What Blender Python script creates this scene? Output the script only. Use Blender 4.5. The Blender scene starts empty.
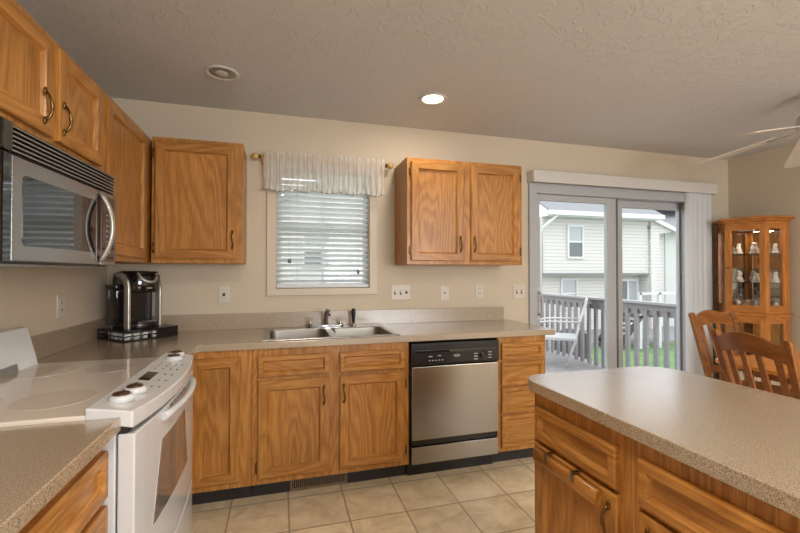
import bpy, bmesh, math, random
from mathutils import Vector, Matrix
random.seed(7)
PI = math.pi
SC = bpy.context.scene
COL = SC.collection

# ------------------------------------------------------------------ camera
cam_d = bpy.data.cameras.new('camera')
cam_d.sensor_width = 36.0
cam_d.lens = 413.17 / 800 * 36
cam_d.clip_start = 0.03
cam = bpy.data.objects.new('camera', cam_d)
cam.location = (1.0838, -3.1147, 1.315)
cam.rotation_euler = (PI/2 + 0.0132, 0, -0.281)
COL.objects.link(cam)
SC.camera = cam

# ------------------------------------------------------------------ world, exposure
W = bpy.data.worlds.new('overcast_sky'); SC.world = W; W.use_nodes = True
bg = W.node_tree.nodes['Background']
bg.inputs[0].default_value = (0.91, 0.945, 1.0, 1); bg.inputs[1].default_value = 3.0
SC.view_settings.view_transform = 'Standard'; SC.view_settings.look = 'None'
SC.view_settings.gamma = 1; SC.view_settings.use_curve_mapping = False
SC.view_settings.exposure = 0.0

WARM = (1.0, 0.90, 0.78)
def area_light(name, loc, power, size, color, rot=(0, 0, 0), size_y=None, shape='DISK', spread=PI):
    d = bpy.data.lights.new(name, 'AREA'); d.energy = power; d.color = color
    d.shape = shape; d.size = size; d.spread = spread
    if size_y: d.size_y = size_y
    o = bpy.data.objects.new(name, d); COL.objects.link(o)
    o.location = loc; o.rotation_euler = rot
    return o
POW_CAN = 5; POW_FLUSH = 22
# daylight arriving through the patio door and kitchen window (portals), and a cool fill light added behind the camera
def portal(name, loc, size, rot, size_y):
    o = area_light(name, loc, 1, size, (1, 1, 1), rot, size_y, 'RECTANGLE'); o.data.cycles.is_portal = True
portal('door_portal', (4.05, 0.17, 1.03), 1.74, (-PI/2, 0, 0), 2.0)
portal('window_portal', (1.395, 0.17, 1.63), .68, (-PI/2, 0, 0), .86)
area_light('added_rear_fill', (3.2, -6.45, 1.45), 140, 2.4, (0.92, 0.96, 1.0), (PI/2, 0, 0), 1.3, 'RECTANGLE')

# ------------------------------------------------------------------ materials
def lin(c):
    c = c/255.0
    return c/12.92 if c <= 0.04045 else ((c+0.055)/1.055)**2.4
def rgb(r, g, b): return (lin(r), lin(g), lin(b), 1)
def mat(name, col, rough=0.5, metal=0.0, spec=0.5, coat=0.0, noise=None, bump=None, trans=0.0):
    m = bpy.data.materials.new(name); m.use_nodes = True
    nt = m.node_tree; b = nt.nodes['Principled BSDF']
    b.inputs['Base Color'].default_value = col
    b.inputs['Roughness'].default_value = rough
    b.inputs['Metallic'].default_value = metal
    b.inputs['Specular IOR Level'].default_value = spec
    b.inputs['Coat Weight'].default_value = coat
    b.inputs['Transmission Weight'].default_value = trans
    tc = nt.nodes.new('ShaderNodeTexCoord')
    if noise:      # (scale, amount, detail)
        n = nt.nodes.new('ShaderNodeTexNoise'); n.inputs['Scale'].default_value = noise[0]; n.inputs['Detail'].default_value = noise[2]
        nt.links.new(tc.outputs['Object'], n.inputs['Vector'])
        mr = nt.nodes.new('ShaderNodeMapRange'); mr.inputs[1].default_value = .3; mr.inputs[2].default_value = .7
        mr.inputs[3].default_value = 1-noise[1]; mr.inputs[4].default_value = 1+noise[1]
        nt.links.new(n.outputs[0], mr.inputs[0])
        vm = nt.nodes.new('ShaderNodeVectorMath'); vm.operation = 'SCALE'; vm.inputs[0].default_value = col[:3]
        nt.links.new(mr.outputs[0], vm.inputs['Scale']); nt.links.new(vm.outputs[0], b.inputs['Base Color'])
    if bump:       # (scale, strength, distance)
        n = nt.nodes.new('ShaderNodeTexNoise'); n.inputs['Scale'].default_value = bump[0]; n.inputs['Detail'].default_value = 3
        nt.links.new(tc.outputs['Object'], n.inputs['Vector'])
        bp = nt.nodes.new('ShaderNodeBump'); bp.inputs['Strength'].default_value = bump[1]; bp.inputs['Distance'].default_value = bump[2]
        nt.links.new(n.outputs[0], bp.inputs['Height']); nt.links.new(bp.outputs[0], b.inputs['Normal'])
    return m

def oak(name, axis, c1, c2, c3, rough=0.33, ring=1.0):
    """oak with grain running along one object axis, cathedral rings and fine pores"""
    m = bpy.data.materials.new(name); m.use_nodes = True
    nt = m.node_tree; L = nt.links; N = nt.nodes; b = N['Principled BSDF']
    b.inputs['Roughness'].default_value = rough; b.inputs['Specular IOR Level'].default_value = .45
    tc = N.new('ShaderNodeTexCoord'); oi = N.new('ShaderNodeObjectInfo')
    off = N.new('ShaderNodeVectorMath'); off.operation = 'SCALE'; off.inputs[0].default_value = (7.3, 3.1, 11.7)
    L.new(oi.outputs['Random'], off.inputs['Scale'])
    add = N.new('ShaderNodeVectorMath'); add.operation = 'ADD'
    L.new(tc.outputs['Object'], add.inputs[0]); L.new(off.outputs[0], add.inputs[1])
    def stretched(hi, lo):
        mp = N.new('ShaderNodeMapping'); s = [hi]*3; s[axis] = lo
        mp.inputs['Scale'].default_value = s; L.new(add.outputs[0], mp.inputs[0]); return mp
    m1 = stretched(3.2*ring, 0.55*ring)
    n1 = N.new('ShaderNodeTexNoise'); n1.inputs['Scale'].default_value = 1; n1.inputs['Detail'].default_value = 2.5; n1.inputs['Distortion'].default_value = .35
    L.new(m1.outputs[0], n1.inputs['Vector'])
    mul = N.new('ShaderNodeMath'); mul.operation = 'MULTIPLY'; mul.inputs[1].default_value = 46
    fr = N.new('ShaderNodeMath'); fr.operation = 'PINGPONG'; fr.inputs[1].default_value = 1
    L.new(n1.outputs[0], mul.inputs[0]); L.new(mul.outputs[0], fr.inputs[0])
    m2 = stretched(220, 9)
    n2 = N.new('ShaderNodeTexNoise'); n2.inputs['Scale'].default_value = 1; n2.inputs['Detail'].default_value = 3
    L.new(m2.outputs[0], n2.inputs['Vector'])
    m3 = stretched(2.0, 1.2)
    n3 = N.new('ShaderNodeTexNoise'); n3.inputs['Scale'].default_value = 1
    L.new(m3.outputs[0], n3.inputs['Vector'])
    r1 = N.new('ShaderNodeValToRGB'); r1.color_ramp.elements[0].position = .0; r1.color_ramp.elements[0].color = c2
    r1.color_ramp.elements[1].position = 1; r1.color_ramp.elements[1].color = c1
    L.new(fr.outputs[0], r1.inputs[0])
    mx = N.new('ShaderNodeMix'); mx.data_type = 'RGBA'; mx.blend_type = 'MIX'
    mr = N.new('ShaderNodeMapRange'); mr.inputs[1].default_value = .50; mr.inputs[2].default_value = .68; mr.inputs[4].default_value = .55
    L.new(n2.outputs[0], mr.inputs[0]); L.new(mr.outputs[0], mx.inputs[0])
    L.new(r1.outputs[0], mx.inputs[6]); mx.inputs[7].default_value = c3
    mr2 = N.new('ShaderNodeMapRange'); mr2.inputs[1].default_value = .3; mr2.inputs[2].default_value = .7
    mr2.inputs[3].default_value = .86; mr2.inputs[4].default_value = 1.14
    L.new(n3.outputs[0], mr2.inputs[0])
    sc = N.new('ShaderNodeVectorMath'); sc.operation = 'SCALE'
    L.new(mx.outputs[2], sc.inputs[0]); L.new(mr2.outputs[0], sc.inputs['Scale'])
    L.new(sc.outputs[0], b.inputs['Base Color'])
    bp = N.new('ShaderNodeBump'); bp.inputs['Strength'].default_value = .12; bp.inputs['Distance'].default_value = .001
    L.new(n2.outputs[0], bp.inputs['Height']); L.new(bp.outputs[0], b.inputs['Normal'])
    return m
OC = (rgb(184, 129, 64), rgb(158, 103, 43), rgb(108, 65, 26))
OAKZ = oak('honey_oak_upright', 2, *OC)
OAKX = oak('honey_oak_lengthwise', 0, *OC)
OAKY = oak('honey_oak_depthwise', 1, *OC)
CH = (rgb(152, 94, 38), rgb(124, 71, 24), rgb(86, 47, 16))
CHZ = oak('chair_wood_upright', 2, *CH, rough=.36)
CHX = oak('chair_wood_lengthwise', 0, *CH, rough=.36)
HZ = oak('curio_oak_upright', 2, rgb(190, 122, 56), rgb(168, 102, 42), rgb(130, 76, 30))
HX = oak('curio_oak_lengthwise', 0, rgb(190, 122, 56), rgb(168, 102, 42), rgb(130, 76, 30))

def speckle(name, base, dark, light, rough):
    m = bpy.data.materials.new(name); m.use_nodes = True
    nt = m.node_tree; L = nt.links; N = nt.nodes; b = N['Principled BSDF']
    tc = N.new('ShaderNodeTexCoord'); n = N.new('ShaderNodeTexNoise'); n.inputs['Scale'].default_value = 420; n.inputs['Detail'].default_value = 1.5
    L.new(tc.outputs['Object'], n.inputs['Vector'])
    r = N.new('ShaderNodeValToRGB'); e = r.color_ramp.elements
    e[0].position = .36; e[0].color = dark; e[1].position = .62; e[1].color = light
    k = e.new(.46); k.color = base; k = e.new(.54); k.color = base
    L.new(n.outputs[0], r.inputs[0]); L.new(r.outputs[0], b.inputs['Base Color'])
    b.inputs['Roughness'].default_value = rough; b.inputs['Specular IOR Level'].default_value = .7
    b.inputs['Coat Weight'].default_value = .8; b.inputs['Coat Roughness'].default_value = .24; b.inputs['Coat IOR'].default_value = 1.6
    return m
LAM = speckle('speckled_laminate', rgb(162, 144, 121), rgb(122, 105, 84), rgb(184, 168, 146), .24)

WALL = mat('beige_wall_paint', rgb(200, 186, 164), .75, bump=(60, .05, .002))
CEIL = mat('textured_ceiling_paint', rgb(202, 201, 201), .85)
def ceiling_bump(m):
    nt = m.node_tree; L = nt.links; N = nt.nodes; b = N['Principled BSDF']
    tc = N.new('ShaderNodeTexCoord'); n = N.new('ShaderNodeTexNoise'); n.inputs['Scale'].default_value = 20; n.inputs['Detail'].default_value = 4; n.inputs['Distortion'].default_value = 1.2
    L.new(tc.outputs['Object'], n.inputs['Vector'])
    mr = N.new('ShaderNodeMapRange'); mr.inputs[1].default_value = .52; mr.inputs[2].default_value = .60
    L.new(n.outputs[0], mr.inputs[0])
    bp = N.new('ShaderNodeBump'); bp.inputs['Strength'].default_value = .6; bp.inputs['Distance'].default_value = .004
    L.new(mr.outputs[0], bp.inputs['Height']); L.new(bp.outputs[0], b.inputs['Normal'])
ceiling_bump(CEIL)
TRIM = mat('white_trim', rgb(200, 196, 190), .45)
CASING = mat('cream_casing', rgb(202, 188, 168), .5)
VINYL = mat('grey_white_vinyl_frame', rgb(172, 174, 177), .4)
VINYLS = mat('white_vinyl_blind', rgb(206, 208, 210), .45)
SLATM = mat('white_blind_slat', rgb(232, 234, 234), .4)
WHITE = mat('white_enamel', rgb(206, 207, 208), .18, coat=.3)
WGLASS = mat('cream_ceramic_glass', rgb(222, 210, 198), .10, coat=.5)
BURN = mat('burner_print', rgb(208, 195, 183), .10, coat=.5)
BLACK = mat('black_plastic', rgb(22, 20, 20), .25)
BLACKG = mat('black_gloss', rgb(12, 11, 12), .06, coat=.6)
BROWNBL = mat('dark_toe_board', rgb(36, 32, 30), .5)
STEEL = mat('brushed_stainless', rgb(164, 160, 155), .27, metal=1, bump=(300, .03, .0005))
BOWLM = mat('satin_bowl_steel', rgb(150, 144, 136), .42, metal=1)
STEELD = mat('brushed_stainless_dark', rgb(150, 148, 146), .3, metal=1)
CHROME = mat('chrome', rgb(205, 205, 205), .1, metal=1)
BRASS = mat('antique_brass', rgb(120, 92, 54), .3, metal=1)
KNOBD = mat('brown_knob_top', rgb(70, 44, 30), .3)
GREYD = mat('grey_print', rgb(110, 105, 100), .5)
OVENG = mat('oven_window_glass', rgb(120, 108, 100), .08, coat=.6)
PLATE = mat('ivory_wall_plate', rgb(204, 195, 182), .4)
DARK = mat('dark_slot', rgb(40, 34, 30), .5)
LAMPBACK = mat('grey_reflector', rgb(150, 146, 140), .35)
GREYW = mat('grey_white_metal', rgb(190, 192, 192), .4)
SLING = mat('white_sling_fabric', rgb(176, 178, 178), .7)
CERAM = mat('white_ceramic', rgb(226, 216, 202), .35, noise=(30, .12, 2))
CERAB = mat('tan_ceramic', rgb(190, 150, 110), .4, noise=(30, .2, 2))
PLUM = mat('smoke_grey_plastic', rgb(86, 84, 84), .15)
SILV = mat('silver_plastic', rgb(178, 172, 164), .28, metal=.6)
FOIL = mat('capsule_foil', rgb(214, 210, 204), .35)
FANW = mat('fan_blade_white', rgb(205, 196, 186), .45)
WOODBALL = mat('pale_wood_finial', rgb(206, 160, 92), .35)
VENTM = mat('brown_register', rgb(120, 98, 76), .4, metal=.3)
SIDING = None
ROOF = mat('grey_shingles', rgb(128, 130, 132), .9, noise=(14, .12, 4))
DECKM = mat('grey_deck_boards', rgb(142, 140, 140), .7, noise=(9, .05, 2))
RAILM = mat('grey_deck_paint', rgb(128, 127, 128), .6)
RAILC = mat('pale_rail_cap', rgb(150, 150, 150), .5)
LAWN = mat('lawn', rgb(96, 130, 78), .95, noise=(3, .25, 4))
STAIRM = mat('weathered_brown_wood', rgb(66, 62, 62), .8)
PATIO = mat('concrete_patio', rgb(138, 138, 136), .85)
WINPANE = mat('neighbour_window_pane', rgb(160, 166, 168), .15)
WINDARK = mat('neighbour_window_screen', rgb(96, 102, 104), .4)
HOUSETRIM = mat('house_white_trim', rgb(200, 202, 202), .5)

def emis(name, col, s):
    m = bpy.data.materials.new(name); m.use_nodes = True
    b = m.node_tree.nodes['Principled BSDF']
    b.inputs['Emission Color'].default_value = col; b.inputs['Emission Strength'].default_value = s
    return m
BULB = emis('lit_bulb', (1, .82, .55, 1), 9)
FROST = emis('lit_frosted_glass', (1, .84, .62, 1), 2.0)  # glow for the bowls of the added flush lamps

def glassm(name, tint, refl):
    m = bpy.data.materials.new(name); m.use_nodes = True
    nt = m.node_tree; L = nt.links; N = nt.nodes
    for n in list(N):
        if n.type == 'BSDF_PRINCIPLED': N.remove(n)
    out = [n for n in N if n.type == 'OUTPUT_MATERIAL'][0]
    t = N.new('ShaderNodeBsdfTransparent'); t.inputs[0].default_value = tint
    g = N.new('ShaderNodeBsdfGlossy'); g.inputs['Roughness'].default_value = .02
    lw = N.new('ShaderNodeLayerWeight'); lw.inputs[0].default_value = .5
    pw = N.new('ShaderNodeMath'); pw.operation = 'POWER'; pw.inputs[1].default_value = 5; L.new(lw.outputs['Facing'], pw.inputs[0])
    f = N.new('ShaderNodeMath'); f.operation = 'MULTIPLY_ADD'; f.inputs[1].default_value = .9; f.inputs[2].default_value = ((refl-1)/(refl+1))**2
    L.new(pw.outputs[0], f.inputs[0])
    mx = N.new('ShaderNodeMixShader')
    L.new(f.outputs[0], mx.inputs[0]); L.new(t.outputs[0], mx.inputs[1]); L.new(g.outputs[0], mx.inputs[2]); L.new(mx.outputs[0], out.inputs[0])
    return m
GLASS = glassm('clear_glass', (.97, .97, .97, 1), 1.4)
GLASSD = glassm('clear_plastic', (.55, .55, .56, 1), 1.4)
MIRROR = mat('mirror', (.85, .85, .85, 1), .02, metal=1)

def sheer(name):
    m = bpy.data.materials.new(name); m.use_nodes = True
    nt = m.node_tree; L = nt.links; N = nt.nodes
    for n in list(N):
        if n.type == 'BSDF_PRINCIPLED': N.remove(n)
    out = [n for n in N if n.type == 'OUTPUT_MATERIAL'][0]
    d = N.new('ShaderNodeBsdfDiffuse'); d.inputs[0].default_value = rgb(236, 232, 226)
    tl = N.new('ShaderNodeBsdfTranslucent'); tl.inputs[0].default_value = rgb(236, 234, 230)
    tr = N.new('ShaderNodeBsdfTransparent')
    a = N.new('ShaderNodeMixShader'); a.inputs[0].default_value = .45
    b = N.new('ShaderNodeMixShader'); b.inputs[0].default_value = .34
    L.new(d.outputs[0], a.inputs[1]); L.new(tl.outputs[0], a.inputs[2])
    L.new(a.outputs[0], b.inputs[1]); L.new(tr.outputs[0], b.inputs[2]); L.new(b.outputs[0], out.inputs[0])
    return m
SHEER = sheer('sheer_white_fabric')
def slat_mat():
    m = bpy.data.materials.new('translucent_white_slat'); m.use_nodes = True
    nt = m.node_tree; L = nt.links; N = nt.nodes
    b = N['Principled BSDF']; b.inputs['Base Color'].default_value = rgb(236, 238, 238); b.inputs['Roughness'].default_value = .4
    out = [n for n in N if n.type == 'OUTPUT_MATERIAL'][0]
    tl = N.new('ShaderNodeBsdfTranslucent'); tl.inputs[0].default_value = rgb(236, 240, 240)
    a = N.new('ShaderNodeMixShader'); a.inputs[0].default_value = .4
    L.new(b.outputs[0], a.inputs[1]); L.new(tl.outputs[0], a.inputs[2]); L.new(a.outputs[0], out.inputs[0])
    return m
SLATM = slat_mat()

def siding_mat():
    m = mat('pale_lap_siding', rgb(196, 193, 188), .6)
    nt = m.node_tree; L = nt.links; N = nt.nodes; b = N['Principled BSDF']
    tc = N.new('ShaderNodeTexCoord'); sp = N.new('ShaderNodeSeparateXYZ'); L.new(tc.outputs['Object'], sp.inputs[0])
    mu = N.new('ShaderNodeMath'); mu.operation = 'MULTIPLY'; mu.inputs[1].default_value = 1/.16
    fr = N.new('ShaderNodeMath'); fr.operation = 'FRACT'; L.new(sp.outputs[2], mu.inputs[0]); L.new(mu.outputs[0], fr.inputs[0])
    bp = N.new('ShaderNodeBump'); bp.inputs['Strength'].default_value = 1; bp.inputs['Distance'].default_value = .02; bp.invert = True
    L.new(fr.outputs[0], bp.inputs['Height']); L.new(bp.outputs[0], b.inputs['Normal'])
    gt = N.new('ShaderNodeMath'); gt.operation = 'GREATER_THAN'; gt.inputs[1].default_value = .86; L.new(fr.outputs[0], gt.inputs[0])
    mx = N.new('ShaderNodeMix'); mx.data_type = 'RGBA'; L.new(gt.outputs[0], mx.inputs[0])
    mx.inputs[6].default_value = rgb(196, 193, 188); mx.inputs[7].default_value = rgb(172, 173, 168)
    L.new(mx.outputs[2], b.inputs['Base Color'])
    return m
SIDING = siding_mat()

def tile_mat(s, ox, oy):
    m = bpy.data.materials.new('beige_tile_floor'); m.use_nodes = True
    nt = m.node_tree; L = nt.links; N = nt.nodes; b = N['Principled BSDF']
    tc = N.new('ShaderNodeTexCoord'); sp = N.new('ShaderNodeSeparateXYZ'); L.new(tc.outputs['Object'], sp.inputs[0])
    ds = []; cells = []
    for k, o in ((0, ox), (1, oy)):
        a = N.new('ShaderNodeMath'); a.operation = 'SUBTRACT'; a.inputs[1].default_value = o; L.new(sp.outputs[k], a.inputs[0])
        d = N.new('ShaderNodeMath'); d.operation = 'DIVIDE'; d.inputs[1].default_value = s; L.new(a.outputs[0], d.inputs[0])
        f = N.new('ShaderNodeMath'); f.operation = 'FLOOR'; L.new(d.outputs[0], f.inputs[0]); cells.append(f)
        p = N.new('ShaderNodeMath'); p.operation = 'PINGPONG'; p.inputs[1].default_value = .5; L.new(d.outputs[0], p.inputs[0]); ds.append(p)
    mn = N.new('ShaderNodeMath'); mn.operation = 'MINIMUM'; L.new(ds[0].outputs[0], mn.inputs[0]); L.new(ds[1].outputs[0], mn.inputs[1])
    g = N.new('ShaderNodeMapRange'); g.inputs[1].default_value = .008; g.inputs[2].default_value = .02; L.new(mn.outputs[0], g.inputs[0])
    cb = N.new('ShaderNodeCombineXYZ'); L.new(cells[0].outputs[0], cb.inputs[0]); L.new(cells[1].outputs[0], cb.inputs[1])
    wn = N.new('ShaderNodeTexWhiteNoise'); wn.noise_dimensions = '3D'; L.new(cb.outputs[0], wn.inputs['Vector'])
    n = N.new('ShaderNodeTexNoise'); n.inputs['Scale'].default_value = 7; n.inputs['Detail'].default_value = 5; n.inputs['Roughness'].default_value = .65; n.inputs['Distortion'].default_value = .8
    ad = N.new('ShaderNodeVectorMath'); ad.operation = 'MULTIPLY_ADD'; ad.inputs[1].default_value = (3, 3, 3)
    L.new(cb.outputs[0], ad.inputs[0]); L.new(tc.outputs['Object'], ad.inputs[2]); L.new(ad.outputs[0], n.inputs['Vector'])
    r = N.new('ShaderNodeValToRGB'); e = r.color_ramp.elements
    e[0].position = .32; e[0].color = rgb(200, 181, 148); e[1].position = .66; e[1].color = rgb(234, 218, 186)
    L.new(n.outputs[0], r.inputs[0])
    v = N.new('ShaderNodeMapRange'); v.inputs[3].default_value = .93; v.inputs[4].default_value = 1.05; L.new(wn.outputs[0], v.inputs[0])
    sc = N.new('ShaderNodeVectorMath'); sc.operation = 'SCALE'; L.new(r.outputs[0], sc.inputs[0]); L.new(v.outputs[0], sc.inputs['Scale'])
    mx = N.new('ShaderNodeMix'); mx.data_type = 'RGBA'; L.new(g.outputs[0], mx.inputs[0]); mx.inputs[6].default_value = rgb(160, 142, 116)
    L.new(sc.outputs[0], mx.inputs[7]); L.new(mx.outputs[2], b.inputs['Base Color'])
    b.inputs['Roughness'].default_value = .32
    bp = N.new('ShaderNodeBump'); bp.inputs['Strength'].default_value = .3; bp.inputs['Distance'].default_value = .002
    L.new(g.outputs[0], bp.inputs['Height']); L.new(bp.outputs[0], b.inputs['Normal'])
    return m
TILE = tile_mat(.311, .8197, -.6172)

# ------------------------------------------------------------------ mesh helpers
class MB:
    def __init__(s, M=None): s.v = []; s.f = []; s.m = []; s.sm = []; s.M = M
    def _add(s, vs, fs, mi=0, smooth=False):
        b = len(s.v)
        for p in vs:
            p = Vector(p)
            if s.M: p = s.M @ p
            s.v.append(tuple(p))
        for f in fs: s.f.append([b+i for i in f]); s.m.append(mi); s.sm.append(smooth)
        return s
    def box(s, x0, x1, y0, y1, z0, z1, mi=0):
        x0, x1 = sorted((x0, x1)); y0, y1 = sorted((y0, y1)); z0, z1 = sorted((z0, z1))
        return s._add([(x0,y0,z0),(x1,y0,z0),(x1,y1,z0),(x0,y1,z0),(x0,y0,z1),(x1,y0,z1),(x1,y1,z1),(x0,y1,z1)],
                      [(0,3,2,1),(4,5,6,7),(0,1,5,4),(1,2,6,5),(2,3,7,6),(3,0,4,7)], mi)
    def hexa(s, P, mi=0):      # 8 corners, same order as box
        return s._add(P, [(0,3,2,1),(4,5,6,7),(0,1,5,4),(1,2,6,5),(2,3,7,6),(3,0,4,7)], mi)
    def prism(s, poly, z0, z1, mi=0, smooth=False):    # ccw polygon
        n = len(poly)
        vs = [(x, y, z0) for x, y in poly]+[(x, y, z1) for x, y in poly]
        s._add(vs, [list(range(n))[::-1], list(range(n, 2*n))], mi)
        return s._add(vs, [(i, (i+1) % n, n+(i+1) % n, n+i) for i in range(n)], mi, smooth)
    def extr(s, poly, axis, a, b, mi=0, smooth=False):  # polygon in the other two axes, extruded along axis
        n = len(poly)
        def P(q, t):
            if axis == 0: return (t, q[0], q[1])
            if axis == 1: return (q[0], t, q[1])
            return (q[0], q[1], t)
        vs = [P(q, a) for q in poly]+[P(q, b) for q in poly]
        s._add(vs, [list(range(n))[::-1], list(range(n, 2*n))], mi)
        return s._add(vs, [(i, (i+1) % n, n+(i+1) % n, n+i) for i in range(n)], mi, smooth)
    def tube(s, pts, r, n=10, mi=0, cap=True, sx=1.0):
        pts = [Vector(p) for p in pts]; k = len(pts)
        rs = r if isinstance(r, (list, tuple)) else [r]*k
        vs = []; up = None
        for i, p in enumerate(pts):
            t = (pts[min(i+1, k-1)]-pts[max(i-1, 0)]).normalized()
            if up is None:
                up = Vector((0, 0, 1)) if abs(t.z) < .9 else Vector((1, 0, 0))
            a = t.cross(up).normalized(); b = a.cross(t).normalized(); up = b
            for j in range(n):
                th = 2*PI*j/n; vs.append(p+rs[i]*(a*math.cos(th)*sx+b*math.sin(th)))
        fs = [(i*n+j, i*n+(j+1) % n, (i+1)*n+(j+1) % n, (i+1)*n+j) for i in range(k-1) for j in range(n)]
        s._add(vs, fs, mi, True)
        if cap: s._add(vs[:n], [list(range(n))[::-1]], mi); s._add(vs[-n:], [list(range(n))], mi)
        return s
    def lathe(s, prof, c=(0, 0, 0), n=24, mi=0, smooth=True, flip=False):   # prof: (r,z)
        vs = []
        for r, z in prof:
            for j in range(n):
                th = 2*PI*j/n; vs.append((c[0]+r*math.cos(th), c[1]+r*math.sin(th), c[2]+z))
        fs = [(i*n+j, i*n+(j+1) % n, (i+1)*n+(j+1) % n, (i+1)*n+j) for i in range(len(prof)-1) for j in range(n)]
        s._add(vs, fs, mi, smooth)
        if prof[0][0] > 1e-4: s._add(vs[:n], [list(range(n))[::-1]], mi)
        if prof[-1][0] > 1e-4: s._add(vs[-n:], [list(range(n))], mi)
        return s
    def sph(s, c, r, n=14, mi=0, sc=(1, 1, 1)):
        k = n//2+2; vs = []
        for i in range(k+1):
            ph = PI*i/k
            for j in range(n):
                th = 2*PI*j/n
                vs.append((c[0]+r*sc[0]*math.sin(ph)*math.cos(th), c[1]+r*sc[1]*math.sin(ph)*math.sin(th), c[2]-r*sc[2]*math.cos(ph)))
        fs = [(i*n+j, i*n+(j+1) % n, (i+1)*n+(j+1) % n, (i+1)*n+j) for i in range(k) for j in range(n)]
        return s._add(vs, fs, mi, True)
    def cells(s, xs, ys, keep, z0, z1, mi=0, plane='xy'):
        """slab made of grid cells (holes where keep is False); plane gives the grid plane"""
        def P(a, b, c): return (a, b, c) if plane == 'xy' else (a, c, b) if plane == 'xz' else (c, a, b)
        nx, ny = len(xs)-1, len(ys)-1
        idx = {}; vs = []
        def vid(i, j, k):
            if (i, j, k) not in idx: idx[(i, j, k)] = len(vs); vs.append(P(xs[i], ys[j], (z0, z1)[k]))
            return idx[(i, j, k)]
        fs = []
        K = lambda i, j: 0 <= i < nx and 0 <= j < ny and keep(i, j)
        for i in range(nx):
            for j in range(ny):
                if not K(i, j): continue
                fs.append((vid(i,j,1), vid(i+1,j,1), vid(i+1,j+1,1), vid(i,j+1,1)))
                fs.append((vid(i,j,0), vid(i,j+1,0), vid(i+1,j+1,0), vid(i+1,j,0)))
                if not K(i-1, j): fs.append((vid(i,j,0), vid(i,j,1), vid(i,j+1,1), vid(i,j+1,0)))
                if not K(i+1, j): fs.append((vid(i+1,j,0), vid(i+1,j+1,0), vid(i+1,j+1,1), vid(i+1,j,1)))
                if not K(i, j-1): fs.append((vid(i,j,0), vid(i+1,j,0), vid(i+1,j,1), vid(i,j,1)))
                if not K(i, j+1): fs.append((vid(i,j+1,0), vid(i,j+1,1), vid(i+1,j+1,1), vid(i+1,j+1,0)))
        return s._add(vs, fs, mi)
    def panel_door(s, x0, x1, z0, z1, y, th=.019, fw=.055, mi_v=0, mi_h=1, raised=False):
        """frame-and-panel front facing -y, back face at y"""
        def ring(ix, iz, d): return [(x0+ix, y-d, z0+iz), (x1-ix, y-d, z0+iz), (x1-ix, y-d, z1-iz), (x0+ix, y-d, z1-iz)]
        R = [ring(0, 0, 0), ring(0, 0, th-.004), ring(.005, .005, th), ring(fw, fw, th), ring(fw+.003, fw+.003, th-.005),
             ring(fw+.010, fw+.010, th-.014)]
        if raised: R += [ring(fw+.016, fw+.016, th-.011), ring(fw+.028, fw+.028, th-.003)]
        vs = [p for r in R for p in r]; b = len(s.v)
        for p in vs:
            p = Vector(p); p = s.M @ p if s.M else p; s.v.append(tuple(p))
        for k in range(len(R)-1):
            for e in range(4):
                a, c = k*4+e, k*4+(e+1) % 4
                s.f.append([b+a, b+c, b+c+4, b+a+4]); s.m.append(mi_h if e in (0, 2) else mi_v); s.sm.append(False)
        q = (len(R)-1)*4
        s.f.append([b+q, b+q+1, b+q+2, b+q+3]); s.m.append(mi_v); s.sm.append(False)
        s.f.append([b+3, b+2, b+1, b]); s.m.append(mi_v); s.sm.append(False)
        return s
    def build(s, name, mats, parent=None, bevel=0, world=False, props=None):
        if not isinstance(mats, (list, tuple)): mats = [mats]
        me = bpy.data.meshes.new(name)
        org = Vector((0, 0, 0))
        if world and parent is not None:
            r = parent
            while r.parent: r = r.parent
            org = Vector(r.location)
        me.from_pydata([tuple(Vector(p)-org) for p in s.v], [], s.f)
        for m in mats: me.materials.append(m)
        for p, mi, sm in zip(me.polygons, s.m, s.sm): p.material_index = mi; p.use_smooth = sm
        bm = bmesh.new(); bm.from_mesh(me); bmesh.ops.remove_doubles(bm, verts=bm.verts, dist=1e-6)
        bmesh.ops.recalc_face_normals(bm, faces=bm.faces); bm.to_mesh(me); bm.free()
        o = bpy.data.objects.new(name, me); COL.objects.link(o)
        if parent: o.parent = parent
        if bevel:
            md = o.modifiers.new('bevel', 'BEVEL'); md.width = bevel; md.segments = 2; md.limit_method = 'ANGLE'; md.angle_limit = .6
        if props:
            for k, v in props.items(): o[k] = v
        return o

def thing(name, label, cat, loc=(0, 0, 0), rz=0, group=None):
    o = bpy.data.objects.new(name, None); COL.objects.link(o); o.empty_display_size = .05
    o.location = loc; o.rotation_euler = (0, 0, rz); o['label'] = label; o['category'] = cat
    if group: o['group'] = group
    return o
def tag(o, label, cat, group=None):
    o['label'] = label; o['category'] = cat
    if group: o['group'] = group
    return o
def struct(o, label=None):
    o['kind'] = 'structure'
    if label: o['label'] = label
    return o
def sempty(name, loc=(0, 0, 0)):
    o = bpy.data.objects.new(name, None); COL.objects.link(o); o.location = loc; o['kind'] = 'structure'; return o
def dup(root, loc, rz=None, label=None):
    r = root.copy(); COL.objects.link(r); r.location = loc
    if rz is not None: r.rotation_euler = (0, 0, rz)
    if label: r['label'] = label
    for ch in list(root.children):
        c = ch.copy(); COL.objects.link(c); c.parent = r
        for g in list(ch.children):
            d = g.copy(); COL.objects.link(d); d.parent = c
    return r

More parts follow.
